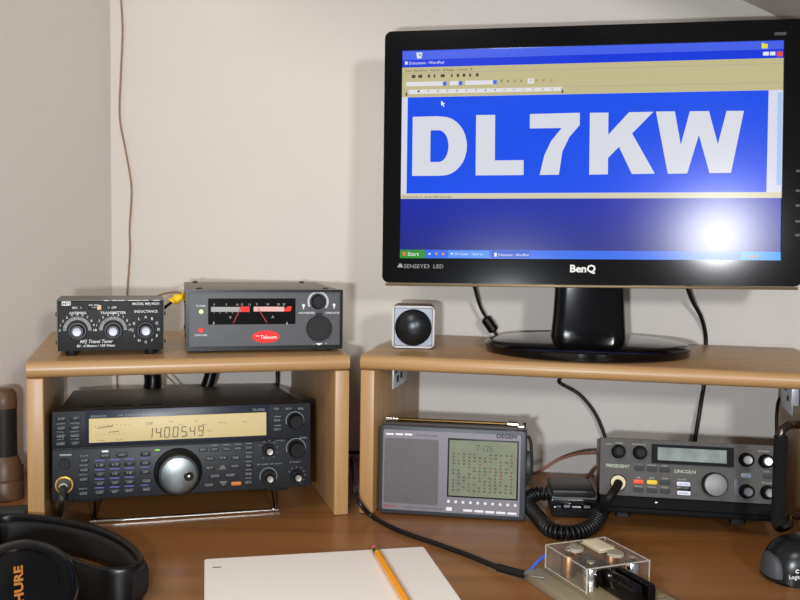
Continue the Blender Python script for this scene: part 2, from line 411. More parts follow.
spart('tool_bar_rule', (168, 166, 140), lambda mb, y: [q4(mb, y, (402.3, 73.2), (782, 62.6), (782, 63.2), (402.3, 73.8)), q4(mb, y, (562, 86.2), (782, 81.9), (782, 82.5), (562, 86.8))], lvl=2)
spart('close_button', (220, 80, 60), lambda mb, y: q4(mb, y, (775, 51), (781, 50.8), (781, 55.8), (775, 56)), lvl=3)
def _bin(mb, y):
    mb.flat(S([(415.8, 52.6), (422, 52.4), (421, 58.4), (416.8, 58.6)]), y)
spart('bin_icon', (212, 225, 222), _bin, lvl=3)
spart('bin_icon_symbol', (80, 170, 110), lambda mb, y: mb.disc(*hs(419.6, 55), .0012, .0012, y), lvl=4)
spart('folder_icon', (226, 218, 60), lambda mb, y: mb.flat(S([(759.5, 42.5), (762, 42.3), (762.6, 43.3), (765.8, 43.2), (765.8, 47.8), (759.8, 48)]), y), lvl=3)
spart('start_flag', (230, 120, 40), lambda mb, y: q4(mb, y, (403.6, 251.2), (406.6, 251), (406.6, 254.4), (403.6, 254.6)), lvl=4)
spart('quick_icon', (220, 150, 70), lambda mb, y: [mb.disc(*hs(436.8, 253), .0014, .0014, y), mb.disc(*hs(443.4, 253.4), .0016, .0014, y)], lvl=4)
spart('tray_icon', (225, 110, 90), lambda mb, y: [mb.disc(*hs(x, 258.2), .0013, .0013, y) for x in (748, 752.5, 757)], lvl=4)
spart('tray_panel', (30, 150, 236), lambda mb, y: q4(mb, y, (741, 253.2), (781.8, 253.8), (781.8, 262.4), (741, 261.7)), lvl=2)
# the big call sign: letters in photo pixels
def letters(mb, y):
    P = lambda *p: mb.flat(S(p), y)
    # D (with counter)
    def arc(cx, cy, rx, ry, a0, a1, n=12): return [(cx+rx*cos(R(a0+(a1-a0)*k/n)), cy-ry*sin(R(a0+(a1-a0)*k/n))) for k in range(n+1)]
    out = [(412.8, 116.4), (436, 115.8)]+arc(442, 145.6, 24.3, 29.4, 90, -90, 16)+[(436, 175.2), (412.4, 175.2)]
    inn = [(430.4, 129.9), (437, 129.8)]+arc(438.5, 145.6, 9.6, 15.8, 90, -90, 16)+[(437, 161.4), (430.2, 161.4)]
    n = len(out)
    for i in range(n-1):
        mb.flat(S([out[i], out[i+1], inn[i+1], inn[i]]), y)
    mb.flat(S([out[-1], out[0], inn[0], inn[-1]]), y)
    P((475.2, 114.7), (494, 114.5), (494, 160), (475, 160.2)); P((475, 160.2), (522.5, 159.8), (522.5, 174.8), (475, 175))
    P((528.4, 113.8), (578, 112.5), (578, 124.8), (560.5, 127.8), (528.4, 128.2))
    P((560, 127.8), (578, 124.8), (568, 136.5), (561, 151), (557.6, 174.6), (538.4, 174.8), (543, 155), (549.5, 141))
    P((588, 112.6), (606.5, 112.4), (606.5, 174.4), (587.8, 174.6))
    P((606.5, 134.6), (627, 112.1), (651.5, 111.6), (606.5, 158))
    P((616, 144), (629, 131), (653.5, 173.9), (630.5, 174.2))
    def bar(x0, x1, X0, X1, t=111.2, b=173.4): P((x0, t), (x1, t-.1), (X1, b), (X0, b+.2))
    P((654, 111.4), (673, 111.2), (679.3, 145), (674.5, 174), (666.5, 174))
    P((688, 111.2), (707.3, 111), (697.4, 135), (686, 173.8), (674.5, 174), (679.3, 145))
    P((697.4, 135), (707.3, 111), (716.6, 144.5), (721.5, 173.4), (708.5, 173.6))
    P((725, 110.9), (742.5, 110.8), (730.2, 173.4), (721.5, 173.4), (716.6, 144.5))
spart('call_sign', (214, 216, 226), letters, lvl=3)
# bezel lettering
def btext(s, px0, px1, yc, h, bold=0, name='brand_lettering', m=white_ink, shear=0):
    mb = MB(); u0, v = hs(px0, yc); u1, _ = hs(px1, yc); _, va = hs((px0+px1)/2, yc-h/2); _, vb = hs((px0+px1)/2, yc+h/2)
    mb.text(s, va-vb, (u0+u1)/2, (va+vb)/2, -.0027, bold=bold, width=u1-u0, shear=shear); o = mb.build(name, m, mon, smooth=False); o.matrix_local = Ms
btext('BenQ', 569.5, 595, 269, 7.5, .03)
btext('SENSEYE3  LED', 405, 444, 265.5, 4, .0, 'model_lettering', dim_ink)
btext('G922HD', 772, 784, 33.5, 3, 0, 'model_lettering', dim_ink)
mb = MB(); mb.flat(S([(398.5, 266.5), (404.5, 266.5), (402.5, 262.8), (400.5, 262.8)]), -.0027); o = mb.build('logo_mark', dim_ink, mon, smooth=False); o.matrix_local = Ms
for k, y in enumerate((172, 192, 207, 223, 237)):
    mb = MB(); u, v = hs(797.5, y); mb.box(u-.002, u+.004, -.0029, -.0024, v-.0013, v+.0013, .0001); o = mb.build('control_mark', mat('faint_mark', (80, 82, 84), .5), mon); o.matrix_local = Ms
# neck and foot
mb = MB()
neck = [(-.040, .008), (.040, .008), (.040, .034), (-.040, .034)]
zt = .105
Mn = Matrix.Translation((0, 0, 0))
b = bmesh.new(); rows = []
for i in range(13):
    t = i/12; z = .012+(zt+.02)*t; w = .0395+.0045*(1-t)**3; yb = -.002+.0*t
    ring = []
    for k in range(24):
        a = 2*pi*k/24; ca, sa = cos(a), sin(a)
        ring.append(b.verts.new((w*abs(ca)**.35*(1 if ca > 0 else -1), .012+.014*abs(sa)**.5*(1 if sa > 0 else -1)+.0, z)))
    rows.append(ring)
for A, B in zip(rows, rows[1:]):
    for k in range(24): b.faces.new((A[k], A[(k+1) % 24], B[(k+1) % 24], B[k]))
b.faces.new(rows[0]); b.faces.new(rows[-1]); bmesh.ops.recalc_face_normals(b, faces=b.faces)
mb._add(b); mb.build('neck', blackgl, mon, sharp=50)
mb = MB(); mb.lathe([(.985, .0015), (.99, .003), (1.0, .0095), (.975, .0122), (.90, .0142), (.6, .0166), (0, .0178)], 72, Matrix.Translation((-.003, -.003, 0)) @ Matrix.Diagonal((.1175, .106, 1, 1)))
mb.build('foot', blackgl, mon, sharp=45)
mb = MB()
for x, y in ((-.08, -.05), (.08, -.05), (-.08, .05), (.08, .05)): mb.lathe([(.006, 0), (.006, .002)], 12, Matrix.Translation((x, y, 0)))
mb.build('foot_pad', blackrub, mon)
# ------------------------------------------------------------------ generic front panel helper
class Panel:
    def __init__(s, root, quad, W, Hh, y=-.0): s.root = root; s.h = homog(quad, W, Hh); s.W = W; s.H = Hh; s.y = y; s.W0 = W/((quad[1][0]-quad[0][0]))
    def p(s, x, y): return s.h(x, y)
    def m(s, px): return px*s.W0
    def button(s, x, y, w, h, d, m, name='button', r=None, label=None, parent=None):
        u, v = s.p(x, y); w = s.m(w)/2; h = s.m(h)/2
        mb = MB(); r = min(w, h)*.6 if r is None else r
        mb.rbox(u-w, u+w, s.y-d, s.y-.00005, v-h, v+h, r, min(d, h)*.25, seg=3)
        return mb.build(name, m, parent or s.root, label=label)
    def knob(s, x, y, r, h, m, name='knob', tip=.85, skirt=0, sk=0, cap=None, capr=0, capm=None, pointer=None, label=None):
        u, v = s.p(x, y); r = s.m(r)
        mb = MB(); mb.front(u, v, s.y-.0001, knob_prof(r, h, tip, skirt, s.m(sk) if sk else 0))
        o = mb.build(name, m, s.root, label=label)
        if capm:
            mb = MB(); cr_ = s.m(capr); mb.front(u, v, s.y-h-.0002, [(cr_, 0), (cr_, .0012), (cr_*.88, .0018), (0, .0014)]); mb.build('knob_cap', capm, o)
        if pointer:
            a = R(pointer); mb = MB(); c = (u+cos(a)*r*tip*.6, v+sin(a)*r*tip*.6)
            dx, dz = cos(a)*r*tip*.32, sin(a)*r*tip*.32; nx, nz = -sin(a)*.0005, cos(a)*.0005
            mb.flat([(c[0]-dx-nx, c[1]-dz-nz), (c[0]+dx-nx, c[1]+dz-nz), (c[0]+dx+nx, c[1]+dz+nz), (c[0]-dx+nx, c[1]-dz+nz)], s.y-h-.0004)
            mb.build('pointer', white_ink, o, smooth=False)
        return o
    def text(s, mb, t, x, y, h, w=None, bold=0, shear=0, yy=None):
        u, v = s.p(x, y); mb.text(t, s.m(h), u, v, (s.y if yy is None else yy)-.00025, bold=bold, width=None if w is None else s.m(w), shear=shear)
    def rect(s, mb, x0, y0, x1, y1, yy=None):
        mb.flat([s.p(x0, y0), s.p(x1, y0), s.p(x1, y1), s.p(x0, y1)], (s.y if yy is None else yy)-.00025)
    def ticks(s, mb, x, y, r0, r1, a0, a1, n, w=.5):
        u, v = s.p(x, y); r0 = s.m(r0); r1 = s.m(r1); w = s.m(w)/2
        for k in range(n):
            a = R(a0+(a1-a0)*k/(n-1)); c, d = cos(a), sin(a)
            mb.flat([(u+c*r0-d*w, v+d*r0+c*w), (u+c*r1-d*w, v+d*r1+c*w), (u+c*r1+d*w, v+d*r1-c*w), (u+c*r0+d*w, v+d*r0-c*w)], s.y-.00025)
# ------------------------------------------------------------------ antenna tuner
TW, TH = .1088, .0541
tun = empty('antenna_tuner', (-.3584, .9566, H), (0, 0, .29))
tag(tun, 'small black antenna tuner box with three silver knobs, left on the shelf', 'antenna tuner')
ft = .0055
tq = [(56.5, 300), (163.5, 300), (163.5, 352), (57.5, 352.5)]
tin = Panel(tun, tq, TW, TH); tin.p = lambda x, y, h=tin.h: (h(x, y)[0], h(x, y)[1]+ft)
blackcr = mat('black_crackle_metal', (30, 31, 32), .5, noise=.3, nscale=900, bump=.4, bscale=1200)
mb = MB(); mb.box(.001, TW-.001, .0, .070, ft, ft+TH-.0015, .0006); mb.build('chassis', blackcr, tun)
mb = MB(); mb.prism([(0, ft), (0, ft+TH), (TW, ft+TH), (TW, ft), (TW-.0009, ft), (TW-.0009, ft+TH-.001), (.0009, ft+TH-.001), (.0009, ft)], -.0008, .072, 'y')
mb.build('cover', mat('cover_metal', (80, 73, 63), .36, bump=.2, bscale=900), tun, smooth=False)
mb = MB(); mb.lathe([(.0055, 0), (.0062, .001), (.0062, ft+.0002)], 16, Matrix.Translation((.0, 0, 0)))
for x, y in ((.014, .010), (TW-.014, .010), (.014, .05), (TW-.014, .05)):
    mb = MB(); mb.lathe([(.0055, 0), (.0062, .001), (.0062, ft-.0001)], 16, Matrix.Translation((x, y, 0))); mb.build('foot', blackrub, tun)
for sx, z in ((0, .044), (0, .014), (TW, .044), (TW, .014)):
    for y in (.008, .060):
        mb = MB(); mb.lathe([(.0026, 0), (.0026, .0008), (.0014, .0018), (0, .0019)], 12, Matrix.Translation((sx, y, z)) @ Matrix.Rotation(pi/2 if sx else -pi/2, 4, 'Y')); mb.build('screw', blackmet, tun)
ka = mat('knob_aluminium', (150, 150, 158), .5, metal=.8)
for x, ptr in ((77.2, 200), (112.4, 180), (144.8, 90)):
    tin.knob(x, 331.8, 7.4, .011, black, 'tuning_knob', tip=.86, skirt=.003, sk=9.3, capr=4.7, capm=ka)
mb = MB()
for x in (77, 112.4):
    tin.ticks(mb, x, 331, 10.6, 14.0, 180, 0, 31, .38)
    u, v = tin.p(x, 331)
    for k in range(11):
        a = R(180-18*k); mb.text(str(k), tin.m(2.6), u+cos(a)*tin.m(17.2), v+sin(a)*tin.m(16.4), -.0003)
u, v = tin.p(144.8, 331)
for k, c in enumerate('ABCDEFGHIJKL'):
    a = R(90-30*k); mb.text(c, tin.m(2.8), u+cos(a)*tin.m(13.2), v+sin(a)*tin.m(13.2), -.0003, bold=.01)
tin.text(mb, 'ANTENNA', 77.4, 313.4, 2.7, 17, .01); tin.text(mb, 'TRANSMITTER', 112.3, 313.4, 2.7, 25.5, .01); tin.text(mb, 'INDUCTANCE', 145.2, 312.2, 2.7, 23.5, .01)
tin.text(mb, 'MODEL MFJ-902H', 145, 304.2, 2.6, 27, .01)
tin.text(mb, 'MFJ Travel Tuner', 96, 342.6, 3.6, 33, .01, .3); tin.text(mb, '80 - 6 Meters / 150 Watts', 95.5, 347, 2.6, 38, .01, .2)
tin.text(mb, 'MIC', 74.6, 308, 2.2, 5, .01); tin.text(mb, 'OFF', 113, 308, 2.2, 5, .01); tin.text(mb, 'ON  BYP', 93, 305.4, 1.7, 10, .01)
tin.rect(mb, 61.6, 301.6, 70.2, 305.8)
mb.build('lettering', white_ink, tun, smooth=False)
mb = MB(); tin.text(mb, 'MFJ', 65.9, 303.8, 2.8, 7.2, .01, yy=-.0003); mb.build('logo_lettering', black, tun, smooth=False)
tin.button(92.6, 308.3, 10, 3.4, .0006, black, 'switch_slot', r=.0002)
tin.button(98.6, 307.9, 4.0, 5.0, .003, mat('beige_slider', (222, 190, 160), .5), 'switch_lever', r=.0003)
for x in (80.6, 107.8): tin.knob(x, 308, 2.2, .0012, black, 'indicator_lens', tip=.7)
mb = MB()
for x0, x1 in ((103, 108), (111, 116.5), (117.5, 124), (127, 140), (141, 147.5), (152, 159)):
    tin.rect(mb, x0, 300.5, x1, 301.1, yy=-.0006)
mb.build('worn_edge', white_ink, tun, smooth=False)
mb = MB(); M_ = Matrix.Translation((TW+.0001, .045, .047)) @ Matrix.Rotation(pi/2, 4, 'Y'); 
# ------------------------------------------------------------------ power supply
PW, PH, PD = .173, .0663, .200
psu = empty('power_supply', (-.2333, .9986, H), (0, 0, .2422))
tag(psu, 'grey bench power supply with twin needle meters and red oval badge', 'power supply')
pf = .004
ps = Panel(psu, [(186, 291.5), (342, 290.5), (341, 347.5), (187, 350)], PW, PH, -.0012); ps.p = lambda x, y, h=ps.h: (h(x, y)[0], h(x, y)[1]+pf)
psgrey = mat('grey_front_plate', (76, 77, 79), .42, noise=.04, nscale=200)
pscase = mat('satin_dark_case', (98, 88, 72), .36, bump=.15, bscale=1100)
mb = MB(); mb.box(.0005, PW-.0005, .001, PD, pf, pf+PH-.001, .0012); mb.build('case', pscase, psu)
mb = MB(); frame_ring(mb, .003, PW-.003, pf+.0035, pf+PH-.003, 0, PW, pf-.001, pf+PH, -.0035, .006, .0015); mb.build('front_frame', black, psu)
mb = MB(); mb.box(.0028, PW-.0028, -.0012, .0009, pf+.0032, pf+PH-.0028); mb.build('front_plate', psgrey, psu, smooth=False)
for x in (.02, PW-.02):
    for y in (.015, PD-.02):
        mb = MB(); mb.box(x-.008, x+.008, y-.008, y+.008, 0, pf-.0012, .0005); mb.build('foot', blackrub, psu)
for x, y in ((.015, .020), (PW-.016, .022), (.014, PD-.022), (PW-.022, PD-.020)):
    mb = MB(); mb.lathe([(.0035, 0), (.0034, .001), (.002, .002), (0, .0022)], 14, Matrix.Translation((x, y, pf+PH-.001))); mb.build('screw', black, psu)
for y, z in ((.02, .05), (.02, .018), (.12, .05), (.12, .018)):
    mb = MB(); mb.lathe([(.003, 0), (.003, .001), (0, .0018)], 12, Matrix.Translation((.0005, y, z)) @ Matrix.Rotation(-pi/2, 4, 'Y')); mb.build('screw', black, psu)
u0, v0 = ps.p(208, 300.2); u1, v1 = ps.p(294.5, 324.5)
win = MB(); win.box(u0, u1, -.0016, -.0011, v1, v0); w_ = win.build('meter_window', mat('meter_black', (14, 13, 13), .12), psu, smooth=False)
def psflat(name, rgb, fn, em=None, es=1, parent=psu, yy=-.0017):
    mb = MB(); fn(mb); return mb.build(name, mat('psu_'+name+str(rgb), rgb, .5, emit=em, es=es), parent, smooth=False)
Yw = -.0016
psflat('meter_scale', (150, 150, 148), lambda mb: ps.rect(mb, 211, 308.3, 240, 313, Yw), em=(120, 120, 118), es=.02, parent=w_)
psflat('red_zone', (220, 30, 25), lambda mb: ps.rect(mb, 240, 307.8, 249, 313, Yw), em=(150, 0, 0), es=.5, parent=w_)
psflat('meter_scale', (204, 164, 156), lambda mb: ps.rect(mb, 253, 307.8, 283.5, 312.4, Yw), em=(150, 110, 100), es=.1, parent=w_)
psflat('red_zone', (220, 30, 25), lambda mb: mb.flat([ps.p(286.5, 307.3), ps.p(291, 307.3), ps.p(289.5, 312.2), ps.p(282.5, 312.2)], Yw-.0003), em=(150, 0, 0), es=.5, parent=w_)
def _nd(x0, y0, x1, y1):
    def f(mb): mb.flat([ps.p(x0-.45, y0), ps.p(x0+.45, y0), ps.p(x1+.5, y1), ps.p(x1-.5, y1)], Yw-.0005)
    return f
psflat('needle', (160, 40, 40), _nd(240.5, 308, 233, 324), parent=w_)
psflat('needle', (160, 40, 40), _nd(257, 309, 266, 323), parent=w_)
def _ml(mb):
    ps.text(mb, 'V', 230, 318.5, 3, yy=Yw); ps.text(mb, 'A', 272, 317.6, 3, yy=Yw)
    for x, s in ((214, '0'), (226, '5'), (237, '10'), (241.5, '13'), (249, '15')): ps.text(mb, s, x, 305.9, 2.1, yy=Yw)
    for x, s in ((256, '0'), (267, '10'), (277.5, '20'), (283, '25')): ps.text(mb, s, x, 305.4, 2.1, yy=Yw)
    for x in (213.8, 286): mb.flat([ps.p(x, 322), ps.p(x+.9, 325), ps.p(x-.9, 325)], Yw-.0003)
    for x in (214, 220, 226, 232): ps.rect(mb, x-.2, 313, x+.2, 314.5, Yw)
psflat('meter_lettering', (170, 160, 150), _ml, parent=w_)
def _badge(mb): c = ps.p(265.4, 337); mb.disc(c[0], c[1], ps.m(14), ps.m(6.2), ps.y-.0003)
psflat('badge', (224, 34, 34), _badge)
mb = MB(); ps.text(mb, 'Telecom', 268, 337.2, 3.6, 16, .01, .2, yy=ps.y-.0002); ps.rect(mb, 255, 336, 259, 336.5, ps.y-.0002)
ps.text(mb, 'POWER', 201, 307.4, 1.8, 9); ps.text(mb, 'OVERLOAD', 201.2, 335.6, 1.8, 12)
ps.text(mb, 'VOLTAGE ADJ', 305.5, 313.6, 1.8, 16, .01); ps.text(mb, 'CIGAR SOCKET', 332, 313.4, 1.8, 16, .01)
ps.text(mb, '-', 312.5, 343.6, 2.2); ps.text(mb, '+', 325, 343.2, 2.4)
mb.flat([ps.p(314.5, 343.2), ps.p(321.5, 343), ps.p(318, 345.4)], ps.y-.0003)
ps.ticks(mb, 317.2, 302.7, 8.9, 10.9, 205, -35, 23, 1.1)
for x, y in ((302.6, 306.4), (333.2, 305.8)):
    c = ps.p(x, y); mb.disc(c[0], c[1], ps.m(1.5), ps.m(1.5), ps.y-.0003, 14); ps.rect(mb, x-.5, y+1, x+.5, y+3.6)
mb.build('lettering', mat('grey_white_print', (226, 228, 230), .5), psu, smooth=False)
ps.knob(201.4, 313, 2.0, .002, mat('green_led', (150, 240, 120), .3, emit=(190, 255, 140), es=1.6), 'green_power_lamp', tip=.6)
ps.knob(201.2, 331, 2.2, .002, mat('red_led', (240, 40, 30), .3, emit=(255, 40, 30), es=1.3), 'red_overload_lamp', tip=.6)
ps.knob(317.2, 302.7, 7.8, .008, black, 'voltage_knob', tip=.82)
c = ps.p(318, 328.6)
mb = MB(); mb.front(c[0], c[1], ps.y, [(ps.m(13), 0), (ps.m(13), .003), (ps.m(12.4), .0038), (ps.m(10.6), .0038), (ps.m(10.4), .0032), (0, .0032)], 40)
mb.rbox(c[0]-.0035, c[0]+.0035, ps.y-.003, ps.y-.0001, c[1]+ps.m(12), c[1]+ps.m(15.8), .0008, seg=3)
mb.build('socket_cap', mat('rubber_cap', (22, 22, 23), .5), psu)
# ------------------------------------------------------------------ cube speaker
spk_c = at(413.5, 349, H); spk = empty('speaker', (spk_c.x, spk_c.y+.022, H), (0, 0, -.03))
tag(spk, 'small silver cube loudspeaker with round black mesh beside the monitor', 'speaker')
s_ = .0247
mb = MB(); mb.rbox(-s_, s_, -.0215, .026, .0012, .0012+2*s_, .006, .0015, seg=6); mb.build('cabinet', mat('dark_speaker_body', (104, 86, 62), .45), spk)
mb = MB(); frame_ring(mb, -s_*.91, s_*.91, .0012+s_*.09, .0012+s_*1.91, -s_, s_, .0012, .0012+2*s_, -.0235, -.0212, .006); mb.build('front_rim', mat('white_rim', (176, 177, 180), .35), spk)
mb = MB(); mb.rbox(-s_*.88, s_*.88, -.0228, -.0214, .0012+s_*.12, .0012+s_*1.88, .002); mb.build('baffle', mat('silver_baffle', (118, 122, 130), .4, metal=.3), spk)
def mesh_mat(name, c0, c1, sc, rough, metal=0):
    m = bpy.data.materials.new(name); m.use_nodes = True; nt = m.node_tree; b = nt.nodes['Principled BSDF']
    tc = nt.nodes.new('ShaderNodeTexCoord'); v = nt.nodes.new('ShaderNodeTexVoronoi'); v.inputs['Scale'].default_value = sc; v.inputs['Randomness'].default_value = .1
    r = nt.nodes.new('ShaderNodeValToRGB'); r.color_ramp.elements[0].position = .25; r.color_ramp.elements[1].position = .45
    r.color_ramp.elements[0].color = (*lin(c0), 1); r.color_ramp.elements[1].color = (*lin(c1), 1)
    nt.links.new(tc.outputs['Object'], v.inputs['Vector']); nt.links.new(v.outputs['Distance'], r.inputs['Fac']); nt.links.new(r.outputs['Color'], b.inputs['Base Color'])
    b.inputs['Roughness'].default_value = rough; b.inputs['Metallic'].default_value = metal; return m
zc = .0012+s_
mb = MB(); mb.front(0, zc-.0005, -.0229, [(s_*.87, 0), (s_*.87, .001), (s_*.79, .0030), (s_*.6, .0058), (s_*.4, .0078), (s_*.2, .0088), (0, .0091)], 48)
mb.build('grille', mesh_mat('perforated_black', (8, 8, 9), (40, 42, 46), 900, .3, .6), spk, sharp=60)
# ------------------------------------------------------------------ HF transceiver
KW, KH = .268, .0922
KZ = .0335; KA = .2759; KT = .0645
tra = empty('radio_transceiver', (-.3532, .9244, KZ), (-KT, 0, KA))
tag(tra, 'large black radio transceiver with amber display reading 14.005.49 inside left shelf', 'radio')
kk = Panel(tra, [(52, 410), (310, 404), (311, 490), (54, 499)], KW, KH, 0)
kdark = mat('charcoal_front', (31, 33, 37), .45, noise=.05, nscale=300)
kcase = mat('brown_black_case', (58, 50, 42), .34, bump=.3, bscale=1200)
mb = MB()
mb.box(.005, KW-.005, .012, .238, .003, KH-.001, .0015); mb.build('case', kcase, tra)
# front moulding split in upper and lower half
zl, zr = kk.p(52, 447)[1], kk.p(310, 439.6)[1]; zm = (zl+zr)/2
mb = MB(); mb.box(0, KW, 0, .013, 0, zm-.0012, .0016); mb.build('lower_front', kdark, tra)
mb = MB(); mb.box(0, KW, 0, .013, zm, KH, .0016); mb.build('upper_front', kdark, tra)
mb = MB(); mb.box(.001, KW-.001, .0015, .0128, zm-.0014, zm+.0002); mb.build('front_gap', black, tra)
vent = MB()
for k in range(3): vent.box(.028+k*.030, .050+k*.030, .030, .048, KH-.0011, KH-.0006)
vent.build('vent', hole, tra)
# wire bail
mb = MB(); yb = .030; bx0, bx1 = .040, .232
zb = -(KZ-yb*sin(KT))/cos(KT)+.0022
zt_ = .0015
mb.tube([(bx0, yb+.03, zt_), (bx0, yb+.012, zb*.55), (bx0, yb, zb+.002), (bx0+.003, yb-.001, zb), (bx0+.01, yb-.001, zb), (bx1-.01, yb-.001, zb), (bx1-.003, yb-.001, zb), (bx1, yb, zb+.002), (bx1, yb+.012, zb*.55), (bx1, yb+.03, zt_)], .0016, 10, 5)
mb.build('wire_stand', mat('steel_wire', (190, 188, 182), .2, metal=1), tra)
for x in (.035, KW-.035):
    mb = MB(); mb.lathe([(.009, -.012), (.010, -.010), (.010, .0029)], 20, Matrix.Translation((x, .218, 0))); mb.build('rear_foot', blackrub, tra)
    mb = MB(); mb.box(x-.012, x+.012, .018, .036, -.006, .0029, .001); mb.build('front_foot', blackrub, tra)
# display
dq = [(88.3, 417.6), (264.3, 412.6), (264.5, 435.7), (88.7, 442)]
DP = [kk.p(*c) for c in dq]
dx0, dx1 = (DP[0][0]+DP[3][0])/2, (DP[1][0]+DP[2][0])/2; dz0, dz1 = (DP[2][1]+DP[3][1])/2, (DP[0][1]+DP[1][1])/2
mb = MB(); mb.box(dx0-.0035, dx1+.0035, -.0012, .001, dz0-.003, dz1+.0085, .0005); dwin = mb.build('display_window', mat('smoked_window', (34, 38, 50), .3, spec=.25), tra)
mb = MB(); mb.box(dx0, dx1, -.0017, -.0011, dz0, dz1, .0002); disp = mb.build('display', mat('amber_display', (176, 160, 118), .4, emit=(200, 180, 122), es=.22, spec=.2), tra)
hd = homog(dq, dx1-dx0, dz1-dz0)
D_ = lambda x, y: (dx0+hd(x, y)[0], dz0+hd(x, y)[1])
dy = -.0020
seg_m = mat('lcd_segments', (62, 58, 44), .5)
mb = MB()
def seg7(mb, s, x0, yb_, w, h, st, th, slant=.08):
    SEG = {'0': 'abcdef', '1': 'bc', '4': 'fgbc', '5': 'afgcd', '9': 'abcdfg'}
    x = x0
    for ch in s:
        if ch == '.':
            mb.flat([(x-st*.28+a*th*.6, yb_+b_*th*.6) for a, b_ in ((-1, 0), (1, 0), (1, 2), (-1, 2))], dy); continue
        def q(ax, az, bx, bz):
            if abs(ax-bx) < 1e-9: P = [(ax-th/2, az+.0002), (ax+th/2, az+.0002), (bx+th/2, bz-.0002), (bx-th/2, bz-.0002)]
            else: P = [(ax+.0002, az-th/2), (bx-.0002, bz-th/2), (bx-.0002, bz+th/2), (ax+.0002, az+th/2)]
            mb.flat([(p[0]+(p[1]-yb_)*slant, p[1]) for p in P], dy)
        for sg in SEG[ch]:
            if sg == 'a': q(x, yb_+h, x+w, yb_+h)
            if sg == 'g': q(x, yb_+h/2, x+w, yb_+h/2)
            if sg == 'd': q(x, yb_, x+w, yb_)
            if sg == 'f': q(x, yb_+h/2, x, yb_+h)
            if sg == 'e': q(x, yb_, x, yb_+h/2)
            if sg == 'b': q(x+w, yb_+h/2, x+w, yb_+h)
            if sg == 'c': q(x+w, yb_, x+w, yb_+h/2)
        x += st
a0 = D_(148.5, 437.6); a1 = D_(204, 435); stp = (a1[0]-a0[0])/7*1.0
hh = D_(150, 427.8)[1]-D_(150, 437.6)[1]
seg7(mb, '14.005.49', a0[0]-stp*.25, (a0[1]+a1[1])/2, stp*.58, hh, stp*1.06, .00085)
mb.build('frequency_digits', seg_m, disp, smooth=False)
mb = MB()
def dt(s, x, y, h, w=None): u, v = D_(x, y); mb.text(s, kk.m(h), u, v, dy, width=None if w is None else kk.m(w))
dt('CW', 148.5, 422.8, 4, 7); dt('FAST', 170.5, 421, 1.6, 5); dt('AGC', 179.5, 424, 1.6, 5); dt('AIP', 203, 424.5, 1.6, 5.5); dt('M.CH', 221, 422.5, 1.8, 8); dt('MHz', 208.5, 430.5, 1.6, 5); dt('VFO', 243, 422, 1.6, 5); dt('O', 195, 420.3, 2.6)
dt('PWR', 101, 439.5, 1.4, 7); dt('ALC', 118.5, 438.8, 1.4, 7)
c = D_(112, 462)
for k in range(9):
    t = k/8; x = 95+34*t; y = 426.6-4.0*math.sin(pi*(.25+.5*t))+(.5-t)*1.2+1.2; u, v = D_(x, y); mb.rect(u-.0006, u+.0006, v-.0004, v+.0004, dy)
    if k < 7: u, v = D_(94.5+4.7*k, 434-.15*k); mb.rect(u-.0003, u+.0003, v-.0006, v+.0006, dy)
mb.flat([D_(96.8, 426.8), D_(112, 424.4), D_(112, 425.6), D_(96.8, 427.6)], dy)
mb.flat([D_(108, 430.8), D_(118.5, 430), D_(118.5, 430.8), D_(108, 431.6)], dy)
mb.build('display_lettering', mat('faint_lcd', (118, 106, 78), .5), disp, smooth=False)
# buttons
btn = mat('dark_button', (26, 27, 29), .45); bw = .0016
lab = MB(); lab2 = MB()
def kb(x, y, w=9.5, h=4.2, t=None, m=btn, lx=None):
    kk.button(x, y, w, h, bw, m)
    if t:
        u, v = kk.p(x, y); lab.text(t, kk.m(2.0), u, v, -bw-.0003, width=kk.m(min(w*.72, 2.1*len(t))))
for j, (ya, tl, tr_) in enumerate(((417, 'ATT', 'O'), (426.3, 'AGC', 'VOX'), (434.3, 'PRE', 'PROC'), (441.8, 'SEND', 'AT'))):
    kb(61.2, ya, 10, 4.6, tl); kb(74.8, ya-.3, 10, 4.6, tr_)
    if j: kk.text(lab, ('', 'DIM', 'FULL', 'AT'+'T')[j], 61.2, ya-4.4, 1.4, 7); kk.text(lab, ('', 'MONI', 'DELAY', 'TUNE')[j], 74.8, ya-4.6, 1.4, 8)
kb(104.2, 454.2, 10, 4.6, 'MENU'); kk.button(104.4, 450, 6.4, 2, .0006, mat('white_bar', (205, 205, 205), .5), 'white_indicator'); kb(120.8, 453.8, 10.5, 5, 'MIC')
for j, (y, t) in enumerate(((458.8, 'ANT'), (468.2, 'PITCH'), (477.4, 'KEY'), (491.4, 'CH1'))):
    kb(84.3-.1*j, y, 9, 4, t)
    kk.text(lab, ('CLR', 'METER', 'RECALL', 'REC')[j], 84.2, y-4.8, 1.3, 8)
nums = (('1.8', '3.5', '7'), ('10', '14', '18'), ('21', '24', '28'), ('CLR', '50', 'ENT'))
bl = MB()
for j, y in enumerate((463.6, 472.6, 481.9, 490.6)):
    for i, x in enumerate((99.4, 114.1, 128.3)):
        kb(x, y-.5*i, 10.5, 4.6, nums[j][i]); kk.rect(bl, x-4.6, y-5.1-.5*i, x+4.6, y-3.9-.5*i)
for j, (y, t) in enumerate(((453.4, 'CW'), (462.4, 'FM'), (471.2, 'AM'), (480.4, 'FINE'), (488.8, 'MHz'))):
    kb(143.8+(j > 2)*1.6, y, 10, 4.6, t)
    if j in (0, 1, 3): kk.rect(bl, 139.5, y+3.6, 147.5, y+4.6)
